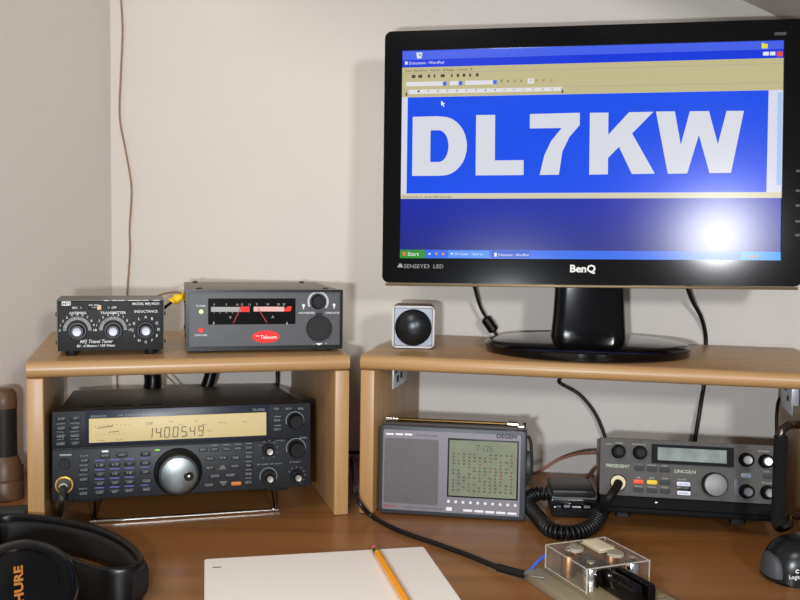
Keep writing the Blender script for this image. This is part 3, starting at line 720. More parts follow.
for x, y, t in ((201, 450.2, 'RIT'), (212.5, 450, 'XIT'), (224.3, 449.8, 'SCAN'), (236, 449.4, 'M.IN')):
    kb(x, y, 8.2, 4, t)
    if x > 205: kk.rect(lab2, x-3.2, y-4.6, x+3.4, y-3.7)
for j, (y, t) in enumerate(((449, '1/4'), (458.3, 'CH2'), (467.2, 'TF'), (475.6, 'A=B'), (484.2, 'M.V'))):
    kb(247, y, 8.4, 4.4, t); kk.rect(lab2, 243.8, y-4.7, 250, y-3.9)
for x, y, w, t in ((208, 459.4, 9, 'SPLIT'), (220.8, 458.6, 9, 'N.B'), (233.8, 458.8, 9, 'A/B'), (208, 468.6, 9, 'FILT'), (233.4, 467.4, 10, 'M>VFO'), (213.4, 477, 11.5, 'QUICK'), (229, 476.4, 12, 'M.SET'), (207.2, 485.8, 11, 'CLEAR')): kb(x, y, w, 4.2, t)
for x, y, up in ((220.7, 468.3, 1), (221.6, 484.4, -1)):
    u, v = kk.p(x, y); w, h = kk.m(4.6), kk.m(2.3)*up
    mb = MB(); mb.prism([(u-w, v-h), (u+w, v-h), (u+w*.25, v+h), (u-w*.25, v+h)][::up], -bw, -.0001, 'y', .0003); mb.build('arrow_button', mat('arrow_grey', (92, 88, 80), .5), tra)
kk.button(234.6, 485, 10.5, 3.8, bw, mat('orange_key', (178, 104, 40), .4), 'button', label='orange key')
for x, t in ((274.8, 'CH'), (287.6, 'ATT'), (300.3, 'FIL')): kb(x, 409.8, 8.8, 4, t)
for y, t in ((421.6, 'N.R'), (430.8, 'CW.T')):
    kb(276, y, 9.6, 4.4, t); kk.rect(lab2, 272.5, y-4.4, 279.5, y-3.6)
kk.text(lab, 'KENWOOD', 97.5, 414.9, 2.6, 15, yy=-.0012); kk.text(lab, 'HF TRANSCEIVER', 134, 413.8, 1.5, 34, yy=-.0012); kk.text(lab, 'TS-570D', 256.5, 410.3, 2.6, 13, yy=-.0012)
kk.text(lab, 'DSP', 168, 413.2, 1.6, 7, yy=-.0012)
kk.rect(lab, 60.6, 452, 72, 453.8)
for x, y, r, a, b_, n in ((266.8, 451.4, 10.2, 150, -120, 9), (296, 478.4, 9.5, 150, -60, 8)): kk.ticks(lab, x, y, r-1, r, a, b_, n, .8)
kk.text(lab, 'NOTCH', 279, 442.2, 1.4, 9); kk.text(lab, 'SQL', 303, 439.6, 1.8, 9, .01); kk.text(lab, 'AF GAIN  RF GAIN', 268, 466, 1.5, 26); kk.text(lab, 'IF SHIFT', 295, 464.5, 1.5, 12)
for x, y, r in ((294, 422.2, 9.8), (295.2, 450.2, 10.4), (267.3, 478.6, 9.2)):
    u, v = kk.p(x, y); lab.ring(u, v, kk.m(r-.6), kk.m(r), -.00025, 200, -20, 30)
lab.build('lettering', mat('pale_grey_print', (128, 132, 134), .5), tra, smooth=False)
lab2.build('button_caption', mat('mid_grey_print', (104, 108, 110), .5), tra, smooth=False)
bl.build('blue_caption', mat('blue_print', (86, 84, 150), .5), tra, smooth=False)
kk.knob(294, 422.4, 8.2, .013, black, 'tuning_knob', tip=.86); kk.knob(295.2, 451, 8.8, .013, black, 'tuning_knob', tip=.86)
for x, y, sk in ((266.8, 451.6, 6.6), (267.3, 479.2, 7.4), (296, 478.8, 6.6)):
    o = kk.knob(x, y, 4.6, .013, black, 'dual_knob', tip=.85, skirt=.006, sk=sk, capr=3.4, capm=mat('nickel', (150, 145, 136), .35, metal=.75))
kk.knob(65.4, 462, 5.6, .0012, hole, 'phone_socket', tip=.95)
kk.button(155.6, 449.6, 4.6, 1.5, .0006, mat('green_lamp', (110, 190, 40), .4, emit=(120, 200, 30), es=.5), 'green_lamp')
u, v = kk.p(176.3, 471.6)
mb = MB(); mb.front(u, v, -.0001, [(kk.m(24), 0), (kk.m(24), .004), (kk.m(23), .006), (kk.m(21.5), .007), (kk.m(20.4), .019), (kk.m(19.4), .0208), (kk.m(18.2), .021), (0, .021)], 64)
mk = mb.build('main_dial', mat('dial_rubber', (22, 22, 22), .4), tra)
mb = MB(); mb.front(u, v, -.0205, [(kk.m(18.0), 0), (kk.m(17.8), .0014), (kk.m(17), .0018), (0, .0018)], 64)
def spun():
    m = bpy.data.materials.new('spun_aluminium'); m.use_nodes = True; b = m.node_tree.nodes['Principled BSDF']
    b.inputs['Base Color'].default_value = (.30, .32, .32, 1); b.inputs['Metallic'].default_value = 1; b.inputs['Roughness'].default_value = .34
    b.inputs['Anisotropic'].default_value = .7
    tg = m.node_tree.nodes.new('ShaderNodeTangent'); tg.direction_type = 'RADIAL'; tg.axis = 'Y'; m.node_tree.links.new(tg.outputs[0], b.inputs['Tangent']); return m
MBF = mb.build('dial_face', brushed, mk)
MBF.data.materials.clear(); MBF.data.materials.append(mat('dial_metal', (104, 108, 108), .36, metal=1))
du, dv = kk.m(9.6), -kk.m(1.4)
mb = MB(); mb.front(u+du, v+dv, -.0223, [(kk.m(4.8), 0), (kk.m(4.8), .0008), (kk.m(4.2), .0009), (kk.m(4.0), .0003), (0, .0003)], 32); mb.build('finger_dimple', mat('dimple_dark', (30, 28, 24), .25, metal=.6), mk)
mb = MB(); mb.front(u+du, v+dv, -.0226, [(kk.m(1.4), 0), (kk.m(1.2), .0008), (0, .0012)], 16); mb.build('dimple_stud', chrome, mk)
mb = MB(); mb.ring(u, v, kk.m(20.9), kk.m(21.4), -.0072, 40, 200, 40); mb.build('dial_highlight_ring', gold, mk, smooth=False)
# ---- microphone plug and its lead on the big transceiver
Mt = Matrix.Translation((-.3532, .9244, KZ)) @ Matrix.Rotation(KA, 4, 'Z') @ Matrix.Rotation(-KT, 4, 'X')
u, v = kk.p(66, 481)
pl = empty('mic_plug', Mt @ Vector((u, 0, v)), (-KT, 0, KA)); tag(pl, 'chrome and brass plug with its cable in the left front socket', 'plug')
mb = MB(); mb.front(0, 0, -.0003, [(.008, 0), (.0086, .0015), (.0086, .006), (.0074, .0075), (.0072, .012), (.0060, .014), (.0046, .019), (.004, .020)], 28); mb.build('collar', mat('nickel', (150, 145, 136), .35, metal=.75), pl)
mb = MB(); mb.front(0, 0, -.0065, [(.0089, 0), (.0089, .002)], 24); mb.build('brass_ring', gold, pl)
inv = Mt.copy(); inv.translation = Mt @ Vector((u, 0, v)); inv = inv.inverted()
e0 = Vector((0, -.018, -.001)); e1 = inv @ at(60, 513, .012); e2 = inv @ at(50, 530, .004)
mb = MB(); mb.tube([e0, (0, -.026, -.004), (-.001, -.030, -.012), e1, e2, inv @ at(20, 535, .003)], lambda t: .0042-.0012*min(1, t*2), 12, 8); mb.build('cable', mat('grey_black_cable', (44, 42, 40), .45), pl)
# ------------------------------------------------------------------ portable world receiver
GW, GH, GD = .163, .1005, .029
gp = at(378, 514, 0); gq = at(525, 523, 0); gyaw = math.atan2(gq.y-gp.y, gq.x-gp.x)
rec = empty('portable_radio', (gp.x, gp.y, .0), (-.05, 0, gyaw))
GW = (gq-gp).length
tag(rec, 'grey portable radio with large green LCD leaning behind the pencil', 'radio')
gg = Panel(rec, [(377.5, 422), (527.5, 433), (525, 523), (378, 514)], GW, GH, 0)
gbody = mat('gunmetal_plastic', (58, 61, 66), .4, metal=.2); gface = mat('warm_grey_metal', (116, 112, 118), .45, metal=.35)
gspk = mesh_mat('grille_dots', (50, 45, 46), (92, 86, 88), 700, .5, .2)
mb = MB(); mb.rbox(0, GW, 0, GD, .0015, GH, .005, .002); mb.build('body', gbody, rec)
a = gg.p(384, 430); b_ = gg.p(521.5, 517)
mb = MB(); mb.rbox(.0045, GW-.0065, -.0012, .0, .0065, GH-.0050, .002); mb.build('front_plate', gface, rec)
a = gg.p(385, 436); b_ = gg.p(439, 506)
mb = MB(); mb.rbox(.006, b_[0], -.0017, -.0011, b_[1]+.001, a[1], .002); mb.build('speaker_grille', gspk, rec)
L4 = [gg.p(*c) for c in ((450.5, 440.5), (518.5, 443.5), (516, 499.5), (450, 495))]
lx0, lx1, lz0, lz1 = (L4[0][0]+L4[3][0])/2, (L4[1][0]+L4[2][0])/2, (L4[2][1]+L4[3][1])/2, (L4[0][1]+L4[1][1])/2
mb = MB(); mb.box(lx0-.0018, lx1+.0018, -.002, -.0011, lz0-.0018, lz1+.0018, .0004); mb.build('display_frame', mat('lcd_frame', (24, 26, 24), .4), rec)
mb = MB(); mb.box(lx0, lx1, -.0025, -.002, lz0, lz1); lcd = mb.build('display', mat('green_lcd', (112, 118, 98), .3, noise=.08, nscale=60), rec, smooth=False)
W_, H_ = lx1-lx0, lz1-lz0
mb = MB(); mr_ = MB()
for r in range(12):
    for c in range(12):
        if random.random() < .18: continue
        x = lx0+W_*(.05+.078*c); z = lz1-H_*(.24+.06*r); w = W_*random.uniform(.018, .03)
        (mr_ if (c % 2 == 1 and random.random() < .6) else mb).rect(x, x+w*1.3, z-.0009, z+.0009, -.0027)
mb.text('7 125', H_*.11, lx0+W_*.52, lz1-H_*.12, -.0027, width=W_*.24)
mb.build('display_print', mat('lcd_dark', (72, 76, 62), .5), lcd, smooth=False); mr_.build('red_display_print', mat('lcd_red', (122, 66, 62), .5), lcd, smooth=False)
wb = mat('white_button', (214, 214, 216), .35)
for k in range(10): gg.knob(450+7.3*k, 501.3+.5*k, 1.9, .0022, wb, 'round_button', tip=.75)
for k in range(5): gg.button(469.3+10.8*k, 510.6+.8*k, 9.4, 2.3, .0016, wb, 'bar_button')
gg.button(450.6, 509, 6.2, 3.8, .0016, wb, 'square_button')
for k in range(3): gg.button(388.6+9.7*k, 432.2+.5*k, 8, 2.0, .0016, wb, 'bar_button')
mb = MB(); gg.text(mb, 'DEGEN', 507.5, 437.6, 4.2, 20, .03, yy=-.0012); gg.text(mb, 'FM/MW/SW RECEIVER', 427, 434.8, 1.4, 22, yy=-.0012)
gg.text(mb, 'FM STEREO / SW SYNTHESIZED WORLD RECEIVER', 425, 508, 1.3, 40, yy=-.0012)
mb.build('lettering', mat('dark_print', (40, 38, 42), .5), rec, smooth=False)
mb = MB(); gg.text(mb, 'DE1103', 390.5, 505.5, 2.4, 12, .01, yy=-.0018); mb.build('red_lettering', mat('red_print', (180, 40, 44), .5), rec, smooth=False)
mb = MB(); mb.rbox(.004, GW-.003, .006, GD-.006, GH-.0005, GH+.0025, .001, seg=3); mb.build('top_rail', mat('dark_bronze', (58, 50, 42), .35), rec)
mb = MB(); mb.tube([(.012, .009, GH+.0055), (GW-.022, .009, GH+.0055)], .0018, 10, 0); an = mb.build('antenna', mat('antenna_bronze', (84, 64, 34), .4, metal=1), rec)
mb = MB(); mb.tube([(GW-.0215, .009, GH+.0055), (GW-.010, .009, GH+.0052)], .0031, 12, 0); mb.tube([(GW-.010, .009, GH+.003), (GW-.004, .009, GH+.003), (GW-.003, .012, GH+.006)], .0022, 10, 4); mb.build('antenna_hinge', chrome, an)
mb = MB()
for k in range(4): mb.tube([(.006+.0035*k, .009, GH+.0055), (.0085+.0035*k, .009, GH+.0055)], (.0032, .0028, .0026, .0024)[k], 12, 0)
mb.build('antenna_tip', chrome, an)
# side dial and strap
mb = MB(); mb.lathe([(.0135, 0), (.014, .001), (.014, .004), (.0125, .0055), (0, .006)], 32, Matrix.Translation((GW-.0005, .016, .062)) @ Matrix.Rotation(pi/2, 4, 'Y')); mb.build('side_dial', mat('dial_grey', (62, 66, 68), .45), rec)
mb = MB(); mb.tube([(GW+.001, .02, .092), (GW+.004, .021, .084), (GW+.0055, .022, .060), (GW+.004, .022, .042), (GW+.001, .021, .037)], .0018, 8, 6); mb.build('strap', mat('strap_cord', (46, 44, 36), .8), rec)
# ------------------------------------------------------------------ mobile CB radio
lp = wl(.2435, .155, 0)
CT = .21; P0 = at(598, 511.2, .0212); P1 = at(774, 522, .0212); cyaw = math.atan2(P1.y-P0.y, P1.x-P0.x)
CW_ = (P1-P0).length*1.03; CHh = .0605; cz = .0175
cb = empty('cb_radio', (P0.x, P0.y, .0212), (-CT, 0, cyaw)); tag(cb, 'grey mobile CB radio with red and yellow keys on the right', 'radio')
cq = Panel(cb, [(601, 437.5), (777, 444), (772.5, 506.7), (600, 496.7)], CW_*172/177.5, CHh, 0); cq.p = lambda x, y, h=cq.h: (h(x, y)[0]+.002, h(x, y)[1]+cz)
cface = mat('warm_grey_paint', (84, 82, 80), .6, noise=.1, nscale=120, spec=.12); cblk = mat('satin_black_case', (26, 26, 28), .35)
mb = MB(); mb.box(.002, CW_, .010, .098, cz, cz+CHh-.001, .001); mb.build('case', cblk, cb)
mb = MB(); mb.rbox(.001, CW_+.001, 0, .011, cz, cz+CHh, .002, .0012); mb.build('front_panel', cface, cb)
g0 = cq.p(610, 464.5)[1]
mb = MB(); mb.box(.0015, CW_*.28, -.0004, .001, g0-.0004, g0+.0003); mb.build('panel_groove', black, cb, smooth=False)
mb = MB(); mb.box(-.001, CW_+.003, -.001, .098, .0, .006, .0015); mb.box(.003, CW_-.003, .006, .095, .0061, cz-.0008); mb.build('mounting_base', mat('matt_black_base', (12, 12, 13), .6, spec=.08), cb)
for x in (.03, CW_-.03):
    mb = MB(); mb.rbox(x-.008, x+.008, .058, .070, -.0088, -.0002, .003, axis='z'); mb.build('front_foot', blackrub, cb)
mb = MB(); mb.lathe([(.002, 0), (.0015, .001), (0, .0012)], 12, Matrix.Translation((CW_*.33, .0058, .012)) @ Matrix.Rotation(pi/2, 4, 'X')); mb.build('base_screw', darkchrome, cb)
a = cq.p(651, 443.5); b_ = cq.p(732.5, 468)
za, zb_ = (cq.p(651, 444)[1]+cq.p(732, 447)[1])/2, (cq.p(651, 464.5)[1]+cq.p(732, 467.5)[1])/2
mb = MB(); frame_ring(mb, a[0]+.006, b_[0]-.007, zb_+.0035, za-.003, a[0], b_[0], zb_, za, -.0022, .0, .001); mb.build('display_frame', mat('blueblack', (8, 9, 14), .5, spec=.1), cb)
mb = MB(); mb.box(a[0]+.0055, b_[0]-.0065, -.0012, -.0002, zb_+.003, za-.0025); ld = mb.build('display', mat('grey_green_lcd', (112, 122, 116), .3, noise=.35, nscale=45, spec=.15), cb, smooth=False)
knb = mat('knob_grey', (34, 34, 35), .6, spec=.15); capg = mat('cap_silver', (196, 196, 196), .3, metal=.7); capd = mat('cap_grey', (110, 112, 114), .4, metal=.3)
for x, y, cm in ((618, 452.3, knb), (639, 453.3, knb), (745.6, 459.8, capg), (766, 461, capg), (743.7, 493, capd), (765.3, 494, capd)):
    cq.knob(x, y, 7.4, .011, mat('cb_knob_black', (8, 8, 9), .6, spec=.12), 'knob', tip=.84, capr=4.4, capm=cm)
cq.knob(711.5, 485.8, 12.4, .012, knb, 'channel_knob', tip=.95, capr=11.2, capm=mat('channel_cap', (116, 116, 116), .45, metal=.3))
cbt = mat('cb_button', (58, 60, 62), .6, spec=.15)
for x, y in ((638, 469.6), (650.6, 470.3), (663, 471)): cq.button(x, y, 10.5, 5.2, .0016, cbt)
for x, y in ((663.3, 484.2), (636.8, 491.8), (650, 492.6), (662.8, 493.2)): cq.button(x, y, 10.5, 4.6, .0016, cbt)
cq.button(637, 483.4, 10.8, 4.6, .0018, mat('red_key', (214, 74, 46), .4), label='red key'); cq.button(650.2, 483.9, 10.6, 4.6, .0018, mat('yellow_key', (222, 180, 30), .4), label='yellow key')
wl_ = mat('pale_key', (205, 208, 222), .4)
cq.button(681.2, 485.6, 13.6, 4.4, .0016, wl_, label='white key'); cq.button(681.2, 494.8, 13.6, 4.4, .0016, wl_, label='white key'); cq.button(681.2, 490.2, 14, 4.6, .0006, black, 'key_divider')
cq.button(744.6, 476.4, 10, 5, .0012, mat('steel_blue_key', (120, 128, 140), .35)); cq.button(766.3, 477.2, 9, 5, .0012, cbt)
cq.button(733.8, 489, 5, 18, .0012, mat('slot_grey', (78, 80, 90), .4), 'side_grip')
mb = MB()
cq.text(mb, 'PRESIDENT', 617.3, 467.3, 3.4, 24, .01); cq.text(mb, 'LINCOLN', 683.5, 472.6, 3.4, 21, .01)
mb.build('brand_lettering', mat('green_grey_print', (170, 186, 160), .5), cb, smooth=False)
mb = MB()
for x, y, t, w in ((608.5, 444.5, 'OFF', 6), (618.5, 443.3, 'VOLUME', 8), (638, 444.5, 'SQUELCH', 14), (765, 450.5, 'RF POWER', 11), (637.5, 465.8, 'CHANNEL', 9), (650.5, 466.3, 'BAND', 9), (663, 466.9, 'MODE', 6), (637, 479.3, 'NB', 4), (650.4, 479.7, 'BEEP', 5), (663.2, 480, 'SPAN', 6), (637, 488.3, 'PROG', 7), (650, 488.8, 'SCAN', 7), (662.8, 489.3, 'STEP', 7), (680, 480.8, 'CH SEL', 9), (766, 472, 'CLAR', 6), (765.5, 484, 'MIC GAIN', 10)): cq.text(mb, t, x, y, 1.5, w)
mb.build('lettering', mat('grey_caption', (168, 170, 166), .5), cb, smooth=False)
mb = MB(); cq.text(mb, 'USB SCAN', 681, 485.6, 1.8, 10, yy=-.0016); cq.text(mb, 'ROGER', 681, 494.8, 1.8, 9, yy=-.0016); mb.build('key_lettering', mat('blue_dark', (70, 74, 120), .5), cb, smooth=False)
# mic socket + plug + coiled lead + microphone = the hand microphone
Mc = Matrix.Translation((P0.x, P0.y, .0212)) @ Matrix.Rotation(cyaw, 4, 'Z') @ Matrix.Rotation(-CT, 4, 'X')
u, v = cq.p(617.2, 484.6); sock = Mc @ Vector((u, -.0002, v))
mb = MB(); mb.front(u, v, -.0001, [(cq.m(8.6), 0), (cq.m(8.6), .002), (cq.m(7.6), .003), (cq.m(6.4), .003)], 32); mb.build('mic_socket', mat('socket_ring', (120, 110, 92), .42, metal=1), cb)
micp = at(574, 519, 0)
mic = empty('hand_microphone', (micp.x, micp.y+.002, 0), (0, 0, -.06)); tag(mic, 'black hand microphone on coiled cord lying between two radios', 'microphone')
mi = (Matrix.Translation((micp.x, micp.y+.002, 0)) @ Matrix.Rotation(-.06, 4, 'Z')).inverted()
mpl = mat('mic_plastic', (34, 35, 36), .35); mw = .0265
mb = MB(); mb.rbox(-mw, mw, .003, .062, .009, .0212, .0045, .002, axis='y'); mb.rbox(-mw*.94, mw*.94, .0, .058, .0, .015, .006, .003); mb.build('lower_shell', mat('mic_gloss', (26, 26, 27), .18), mic)
mb = MB(); mb.rbox(-mw*.9, mw*.93, .003, .060, .0225, .0305, .003, .0015); mb.build('upper_shell', mpl, mic)
mb = MB(); mb.rbox(-mw*.9, mw*.9, .004, .058, .0200, .0235, .001); mb.build('seam', mat('seam_grey', (96, 98, 96), .4), mic)
for x in (-.008, .014):
    mb = MB(); mb.rbox(x-.006, x+.006, -.0012, .0035, .0105, .0175, .002, .0006); bq = mb.build('key', blackgl, mic)
    mb = MB(); mb.rbox(x-.0035, x+.0035, -.002, -.0013, .0125, .0155, .001); mb.build('key_print', mat('key_grey', (110, 112, 120), .4), bq)
def coil(path, turns, R_, r_, tomat):
    pts = [Vector(p) for p in path]; out = []
    for i in range(len(pts)-1):
        p0 = pts[max(i-1, 0)]; p1 = pts[i]; p2 = pts[i+1]; p3 = pts[min(i+2, len(pts)-1)]
        for k in range(40):
            t = k/40; out.append(.5*((2*p1)+(-p0+p2)*t+(2*p0-5*p1+4*p2-p3)*t*t+(-p0+3*p1-3*p2+p3)*t**3))
    out.append(pts[-1])
    L = [0]
    for a, b in zip(out, out[1:]): L.append(L[-1]+(b-a).length)
    N = turns*14; res = []; nrm = None; j = 0
    for i in range(N+1):
        s = L[-1]*i/N
        while j < len(L)-2 and L[j+1] < s: j += 1
        f = (s-L[j])/max(1e-9, L[j+1]-L[j]); p = out[j].lerp(out[j+1], f); t = (out[j+1]-out[j]).normalized()
        if nrm is None: nrm = t.orthogonal().normalized()
        nrm = (nrm-t*nrm.dot(t)).normalized(); bn = t.cross(nrm); a = 2*pi*turns*i/N
        res.append(p+(nrm*cos(a)+bn*sin(a))*R_)
    return [tomat @ q for q in res]
d_ = Vector((sin(cyaw), -cos(cyaw), 0))
a = sock+d_*.016+Vector((-.010, 0, -.006)); 
k0 = at(553, 487, .024); k0.y = max(k0.y, .0)
bk_ = micp.y
path1 = [Vector((micp.x-.026, micp.y+.024, .021)), Vector((micp.x-.040, micp.y+.026, .020)), Vector((micp.x-.050, micp.y+.012, .014)), at(538, 517, .008), at(551, 530, .0075), at(572, 533, .0075), at(592, 526, .009), at(600, 513, .015)]
mb = MB(); mb.tube(coil(path1, 42, .0066, .0015, mi), .0018, 7, 0); mb.build('coiled_cord', mat('cord_black', (20, 20, 20), .35), mic, sharp=180)
pe = sock+d_*.004
pth = [mi @ (sock+d_*.0035), mi @ (sock+d_*.014+Vector((-.003, 0, -.002))), mi @ (sock+d_*.026+Vector((-.012, 0, -.011))), mi @ at(600, 513, .015)]
mb = MB(); mb.tube(pth, lambda t: .0048-.0010*t, 14, 8); mb.build('plug', blackrub, mic)
# ------------------------------------------------------------------ carrying handle at the right edge
hb = at(778, 531, 0.0)
hy = .86
top_ = atY(781, 436, hy); bot_ = atY(777.5, 527, hy)
eq = empty('equipment_case', (.575, .86, 0), (0, 0, -.1)); tag(eq, 'foam-sleeved bent metal handle of equipment cut off at right edge', 'equipment case')
ei = (Matrix.Translation((.575, .86, 0)) @ Matrix.Rotation(-.1, 4, 'Z')).inverted()
mb = MB(); mb.rbox(-.075, .12, .0, .24, .0, .115, .004, .002); mb.build('case', cblk, eq)
hT, hB = ei @ top_, ei @ bot_
mb = MB(); mb.tube([hB+Vector((0, 0, .003)), hT], .0063, 20, 0); mb.build('foam_sleeve', foam, eq)
mb = MB(); mb.tube([hT+Vector((0, 0, -.004)), hT+Vector((0, 0, .003)), hT+Vector((.003, .002, .007)), hT+Vector((.010, .006, .0095)), ei @ atY(800, 425, hy+.02), (-.074, .03, (ei @ atY(806, 424, hy+.03)).z)], .0040, 12, 8)
mb.build('metal_tube', mat('worn_tube', (88, 80, 72), .25, metal=1), eq); mb = MB()
zlow = (ei @ atY(806, 516, hy+.03)).z
mb.tube([hB+Vector((0, 0, .006)), hB+Vector((.0, 0, .001)), hB+Vector((.004, .002, -.0015)), hB+Vector((.012, .006, .001)), ei @ atY(800, 515, hy+.02), (-.074, .03, max(.02, zlow))], .0045, 12, 8)
mb.build('metal_tube', mat('worn_tube', (88, 80, 72), .25, metal=1), eq)
# ------------------------------------------------------------------ mouse
mp_ = at(765, 566, .012)
mo = empty('computer_mouse', (mp_.x+.055, mp_.y+.004, 0), (0, 0, .05)); tag(mo, 'black and grey computer mouse cut off at the bottom right', 'mouse')
def blob(a, b, c, e1=.75, zmin=0, nu=40, nv=20, shift=0):
    bmx = bmesh.new(); rows = []
    for i in range(nv+1):
        ph = pi/2*i/nv
        ring = []
        for k in range(nu):
            t = 2*pi*k/nu; cx, sy = cos(t), sin(t)
            r = cos(ph)**.55
            x = a*r*abs(cx)**e1*(1 if cx > 0 else -1); y = b*r*abs(sy)**e1*(1 if sy > 0 else -1)
            z = zmin+c*sin(ph)*(1-.25*(x/a)*1.0)
            ring.append(bmx.verts.new((x, y, z)))
        rows.append(ring)
    for A, B in zip(rows, rows[1:]):
        for k in range(nu): bmx.faces.new((A[k], A[(k+1) % nu], B[(k+1) % nu], B[k]))
    bmx.faces.new(rows[0]); bmesh.ops.remove_doubles(bmx, verts=bmx.verts, dist=1e-5); bmesh.ops.recalc_face_normals(bmx, faces=bmx.faces); return bmx
mb = MB(); mb._add(blob(.056, .031, .034, .8, .0025)); mb.build('shell', mat('mouse_black', (22, 22, 24), .25), mo, sharp=60)
mb = MB(); mb._add(blob(.045, .022, .0345, .85, .0034), Matrix.Translation((.008, .006, .0004))); mb.build('top_cover', mat('mouse_grey', (78, 80, 84), .35), mo, sharp=60)
mb = MB(); mb._add(blob(.010, .017, .018, .85, .0), Matrix.Translation((-.0475, -.003, .006))); mb.build('thumb_grip', mat('mouse_grip', (64, 66, 70), .5), mo, sharp=60)
mb = MB(); mb.rbox(-.050, .050, -.026, .026, .0, .0026, .018, axis='z'); mb.build('base', black, mo)
mb = MB(); mo_i = (Matrix.Translation(mo.location) @ Matrix.Rotation(.05, 4, 'Z')).inverted()
lp_ = mo_i @ atY(798, 577, mo.location.y-.0305); lgM = Matrix.Translation(lp_) @ Matrix.Rotation(-.35, 4, 'X')
mb.text('Logitech', .0035, 0, 0, 0, .01, width=.016, M=lgM); c_ = mo_i @ atY(797.5, 571.5, mo.location.y-.0295)
mb.ring(0, 0, .0009, .0019, 0, 30, 330, 20)
mb.bm.verts.ensure_lookup_table()
for v_ in mb.bm.verts[-80:]: v_.co += c_
mb.build('logo', white_ink, mo, smooth=False)
# ------------------------------------------------------------------ paper and pencil
pT = [at(204.5, 560.5), at(424, 548), at(488, 640), at(215, 660)]
pap = empty('sheet_of_paper', (pT[0].x, pT[0].y, 0)); tag(pap, 'blank white sheet of paper lying on the desk under a pencil', 'paper')
pa, pb_ = pT[0], pT[1]; ex = (pb_-pa).normalized(); ey = Vector((ex.y, -ex.x, 0))
wpp = (pb_-pa).length
mb = MB()
for s in range(3):
    off = .0004*s
    c4 = [pa+ex*(.001*s), pb_-ex*(.0006*s), pb_+ey*.297-ex*(.0006*s), pa+ey*.297+ex*(.001*s)]
    mb.prism([(c.x-pa.x, c.y-pa.y) for c in c4], .0002+off, .0005+off, 'z')
mb.build('sheet', mat('white_paper', (232, 224, 214), .7), pap, smooth=False)
# folded-back top edge: a few slightly curled corners are not visible; staple
sp0 = at(217, 567.2, .0017); mb = MB(); mb.tube([sp0-pa-ex*.004, sp0-pa+ex*.004], .0004, 6, 0); mb.build('staple', darkchrome, pap)
q0, q1 = at(375, 549, .005), at(408, 604, .005)
pdir = (q1-q0); pdir.z = 0; pdir.normalize(); q0.z = .0052
pen = empty('pencil', (q0.x, q0.y, .0052), (0, 0, math.atan2(pdir.y, pdir.x))); tag(pen, 'orange pencil with pink eraser lying across the white paper', 'pencil')
Mx = Matrix.Rotation(pi/2, 4, 'Y')
mb = MB(); mb.lathe([(.0037, .014), (.0037, .165)], 6, Mx); mb.build('barrel', mat('orange_lacquer', (236, 152, 34), .3), pen, sharp=20)
mb = MB(); mb.lathe([(.0037, .165), (.0008, .183)], 12, Mx); mb.build('sharpened_tip', beech, pen)
mb = MB(); mb.lathe([(.0036, .004), (.0038, .005), (.0036, .0065), (.0038, .008), (.0036, .0095), (.0038, .011), (.0038, .0142)], 16, Mx); mb.build('ferrule', mat('green_gold_ferrule', (150, 150, 70), .3, metal=.8), pen)
mb = MB(); mb.lathe([(.001, -.004), (.003, -.003), (.0033, 0), (.0033, .0045)], 16, Mx); mb.build('eraser', mat('pink_rubber', (206, 96, 96), .7), pen)
# ------------------------------------------------------------------ morse key in clear case
kc = [at(545, 544, .034), at(590, 533, .034), at(646, 557, .034), at(587, 569, .034)]
kx = (kc[3]-kc[0]); kw = kx.length; kyaw = math.atan2(kx.y, kx.x)
key = empty('morse_key', (kc[0].x, kc[0].y, 0), (0, 0, kyaw)); tag(key, 'morse key with black paddles in a clear plastic case at bottom', 'morse key')
kd = (kc[2]-kc[3]).length*.98
acr = mat('clear_acrylic', (150, 146, 138), .05, alpha=.10, spec=.7)
mb = MB(); mb.box(-.010, kw+.045, -.016, kd+.006, 0, .009, .0015); mb.build('base_plate', mat('beige_plate', (132, 122, 100), .4), key)
mb = MB(); mb.box(-.004, kw+.022, .0, kd, .0092, .0118, .001); mb.build('inner_base', mat('khaki_plate', (116, 104, 76), .4), key)
th_ = .0022; z0, z1 = .0122, .034
mb = MB(); mb.box(0, kw, 0, kd, z1-th_, z1, .0004); mb.box(0, kw, 0, th_, z0, z1-th_-.0001, .0003); mb.box(0, kw, kd-th_, kd, z0, z1-th_-.0001, .0003); mb.box(0, th_, th_+.0001, kd-th_-.0001, z0, z1-th_-.0001, .0003)
mb.build('clear_cover', acr, key)
ed = MB()
for y in (.0006, kd-.0006):
    for z in (z0+.001, z1-.0006): ed.tube([(0, y, z), (kw, y, z)], .0006, 6, 0)
for x in (.0006, kw-.0006):
    ed.tube([(x, 0, z1-.0006), (x, kd, z1-.0006)], .0006, 6, 0)
    for y in (.0006, kd-.0006): ed.tube([(x, y, z0), (x, y, z1-.0006)], .0007, 6, 0)
ed.build('polished_edge', mat('acrylic_edge', (205, 200, 188), .1, alpha=.4, spec=.8), key)
cop = mat('copper_part', (150, 108, 74), .35, metal=.9)
for x, y in ((kw-.010, .0105), (kw-.010, kd-.012), (kw*.35, .010), (.012, kd*.35), (kw*.4, kd-.012)):
    mb = MB(); mb.lathe([(.0066, .0119), (.0066, .0298), (.0058, .031), (0, .0312)], 20, Matrix.Translation((x, y, 0))); mb.build('contact_post', chrome if x > kw*.5 else cop, key)
    mb = MB(); mb.lathe([(.002, z1), (.0036, z1+.0008), (.0036, z1+.002), (0, z1+.003)], 16, Matrix.Translation((x, y, 0))); mb.build('thumb_screw', mat('pale_brass', (205, 190, 160), .25, metal=.8), key)
mb = MB()
for k in range(12): mb.box(.010+k*.0022, .0112+k*.0022, kd*.52, kd*.52+.016, z1+.0001, z1+.0030, .0003)
